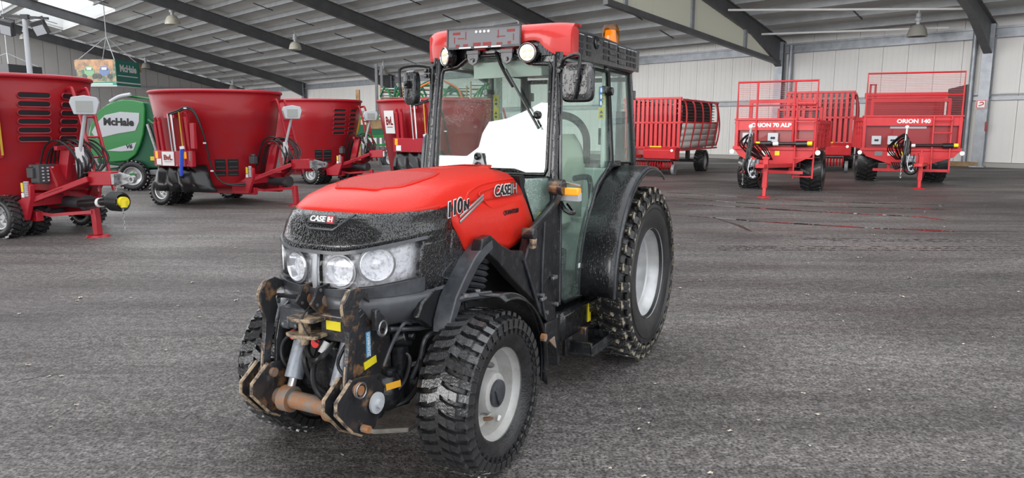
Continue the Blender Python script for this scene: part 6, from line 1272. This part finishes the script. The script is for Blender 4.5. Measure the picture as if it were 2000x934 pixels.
# ------------------------------------------------------------------ marks on the yard
def strip(name, P, w0, m, label, cat='puddle', z=.004, jitter=.5, grp=None, seed=1):
    rnd = random.Random(seed); Q = []
    for a, b in zip(P, P[1:]):
        n_ = max(2, int((Vector(b) - Vector(a)).length / .12))
        for i in range(n_): Q.append(Vector(a).lerp(Vector(b), i / n_))
    Q.append(Vector(P[-1])); L = []; R = []; wv = 1
    for i, q in enumerate(Q):
        d = (Q[min(i + 1, len(Q) - 1)] - Q[max(i - 1, 0)]).normalized(); nrm = Vector((-d.y, d.x)); wv = .75 * wv + .25 * (1 + rnd.uniform(-1, 1) * jitter * 2)
        ww = w0 * max(.12, wv) * min(1, (i + .3) / 3, (len(Q) - i - .7) / 3 + .1); L.append((q.x + nrm.x * ww, q.y + nrm.y * ww, z)); R.append((q.x - nrm.x * ww * .8, q.y - nrm.y * ww * .8, z))
    L = [(x, y, z) for x, y, z in L]; g = G(); g.grid([[(x, y, .0005) for x, y, z in L], L, R, [(x, y, .0005) for x, y, z in R]]); o = g.obj(name, M[m], None); tag(o, label, cat, grp); return o
TR = [([(4.2, 19.65), (5.12, 18.9), (5.97, 18.2)], .035, 'thin dark wet line on the asphalt leading to the spreader jack foot'),
    ([(6.3, 17.95), (6.76, 17.56), (8.42, 16.85), (9.91, 16.42)], .05, 'long thin wet line on the asphalt right of the spreader jack foot'),
    ([(4.04, 18.31), (5.39, 16.8), (6.87, 16.04), (9.42, 15.56)], .035, 'second wet line from the back, narrow, on the right half of the yard'),
    ([(3.68, 16.65), (4.83, 16.11), (6.09, 15.21), (7.3, 14.58), (8.11, 14.17), (8.28, 13.68)], .06, 'curving wet line in the middle of the group, ending in a wider patch'),
    ([(3.22, 14.43), (3.99, 13.94), (4.61, 13.4), (5.55, 12.91), (6.28, 12.51), (6.81, 12.32)], .06, 'nearest long wet line, running from the rear tyre to the reddish puddle'),
    ([(3.97, 13.86), (4.07, 12.89), (4.05, 12.04)], .035, 'short damp branch curving off the nearest wet line'), ([(6.8, 12.42), (7.1, 12.25), (7.5, 12.1)], .17, 'small wider puddle reflecting red, at the end of the nearest wet line'),
    ([(7.5, 12.1), (8.03, 12.15), (8.6, 12.1)], .05, 'damp streak right of the reddish puddle')]
for i, (P, w_, lb) in enumerate(TR): strip('wet_streak' if i != 6 else 'puddle', P, w_, 'water' if i not in (5, 7) else 'damp', lb, 'puddle', grp='wet lines on the yard' if i != 6 else None, seed=i)
def dashes(P0, P1, n, lb, seed, wd=.5):
    rnd = random.Random(seed); g = G(); a, b = Vector(P0), Vector(P1); d = (b - a).normalized(); nr = Vector((-d.y, d.x))
    for i in range(n):
        c = a.lerp(b, (i + .5) / n)
        for r3 in range(3):
            q = c + nr * (r3 - 1) * wd * .33 + d * rnd.uniform(-.03, .03); l_ = .05 * rnd.uniform(.4, 1.1); w_ = .03
            if rnd.random() < .25: continue
            e = (d * math.cos(.6) + nr * math.sin(.6) * (1 if r3 % 2 else -1)); f = Vector((-e.y, e.x))
            g.add([(*(q + e * l_ + f * w_ * .4), .003), (*(q - e * l_ + f * w_ * .5), .003), (*(q - e * l_ * .8 - f * w_ * .4), .003), (*(q + e * l_ - f * w_ * .5), .003)], [(0, 1, 2, 3)])
    o = g.obj('tire_track', M['damp'], None, smooth=False); tag(o, lb, 'tire track', kind='stuff')
dashes((3.0, 10.35), (8.0, 10.35), 70, 'dark tread prints of a tyre across the right of the yard, nearer row', 1)
dashes((4.6, 11.2), (8.8, 11.0), 50, 'dark tread prints of a tyre across the right of the yard, farther row', 2, .35)
# pale dead leaves and chips
rnd = random.Random(11)
pts = [(-3.58, 7.89), (-2.77, 7.05), (-3.89, 7.17), (1.91, 4.51), (2.37, 4.57), (2.92, 5.51), (4.01, 5.8), (2.99, 6.31), (.79, 4.24), (1.25, 3.91), (1.63, 3.72), (1.0, 3.4), (-.9, 3.6)]
while len(pts) < 130:
    Y = 3.2 + 17 * rnd.random() ** 1.2; X = rnd.uniform(-.72, .72) * Y
    lx = (X - .36) * -.4635 + (Y - 5.68) * -.886; ly = (X - .36) * .886 + (Y - 5.68) * -.4635
    if -1 < lx < 3.3 and abs(ly) < 1: continue
    if abs(X + .3 * Y) < .1: continue
    pts.append((X, Y))
lm_ = []
for k in range(4):
    g = G(); n_ = 7; R0 = [rnd.uniform(.5, 1) for _ in range(n_)]; g.add([(.028 * R0[i] * math.cos(2 * PI * i / n_), .016 * R0[i] * math.sin(2 * PI * i / n_), .004 + .006 * (i % 2)) for i in range(n_)] + [(0, 0, .002)], [(i, (i + 1) % n_, n_) for i in range(n_)]); lm_.append(g.mesh('leaf', M['leafm'], smooth=False))
for i, (X, Y) in enumerate(pts):
    sz = rnd.uniform(.45, 1.0) * (1 if Y < 7 else 1.5); o = inst('leaf', lm_[i % 4]); o.location = (X, Y, .002); o.rotation_euler = (rnd.uniform(-.1, .1), rnd.uniform(-.1, .1), rnd.uniform(0, 6.28)); o.scale = (sz, sz, sz)
    tag(o, 'small pale dead leaf lying on the asphalt yard', 'leaf', 'dead leaves scattered on the yard')
g = G(); P = [(-3.40, 4.70), (-3.36, 4.76), (-3.32, 4.77), (-3.27, 4.84), (-3.20, 4.86)]
g.grid([[(x, y + .012, .002) for x, y in P], [(x, y - .012, .002) for x, y in P]]); o = g.obj('asphalt_crack', M['decal'], None); tag(o, 'short dark crack in the asphalt at the left of the yard', 'crack')
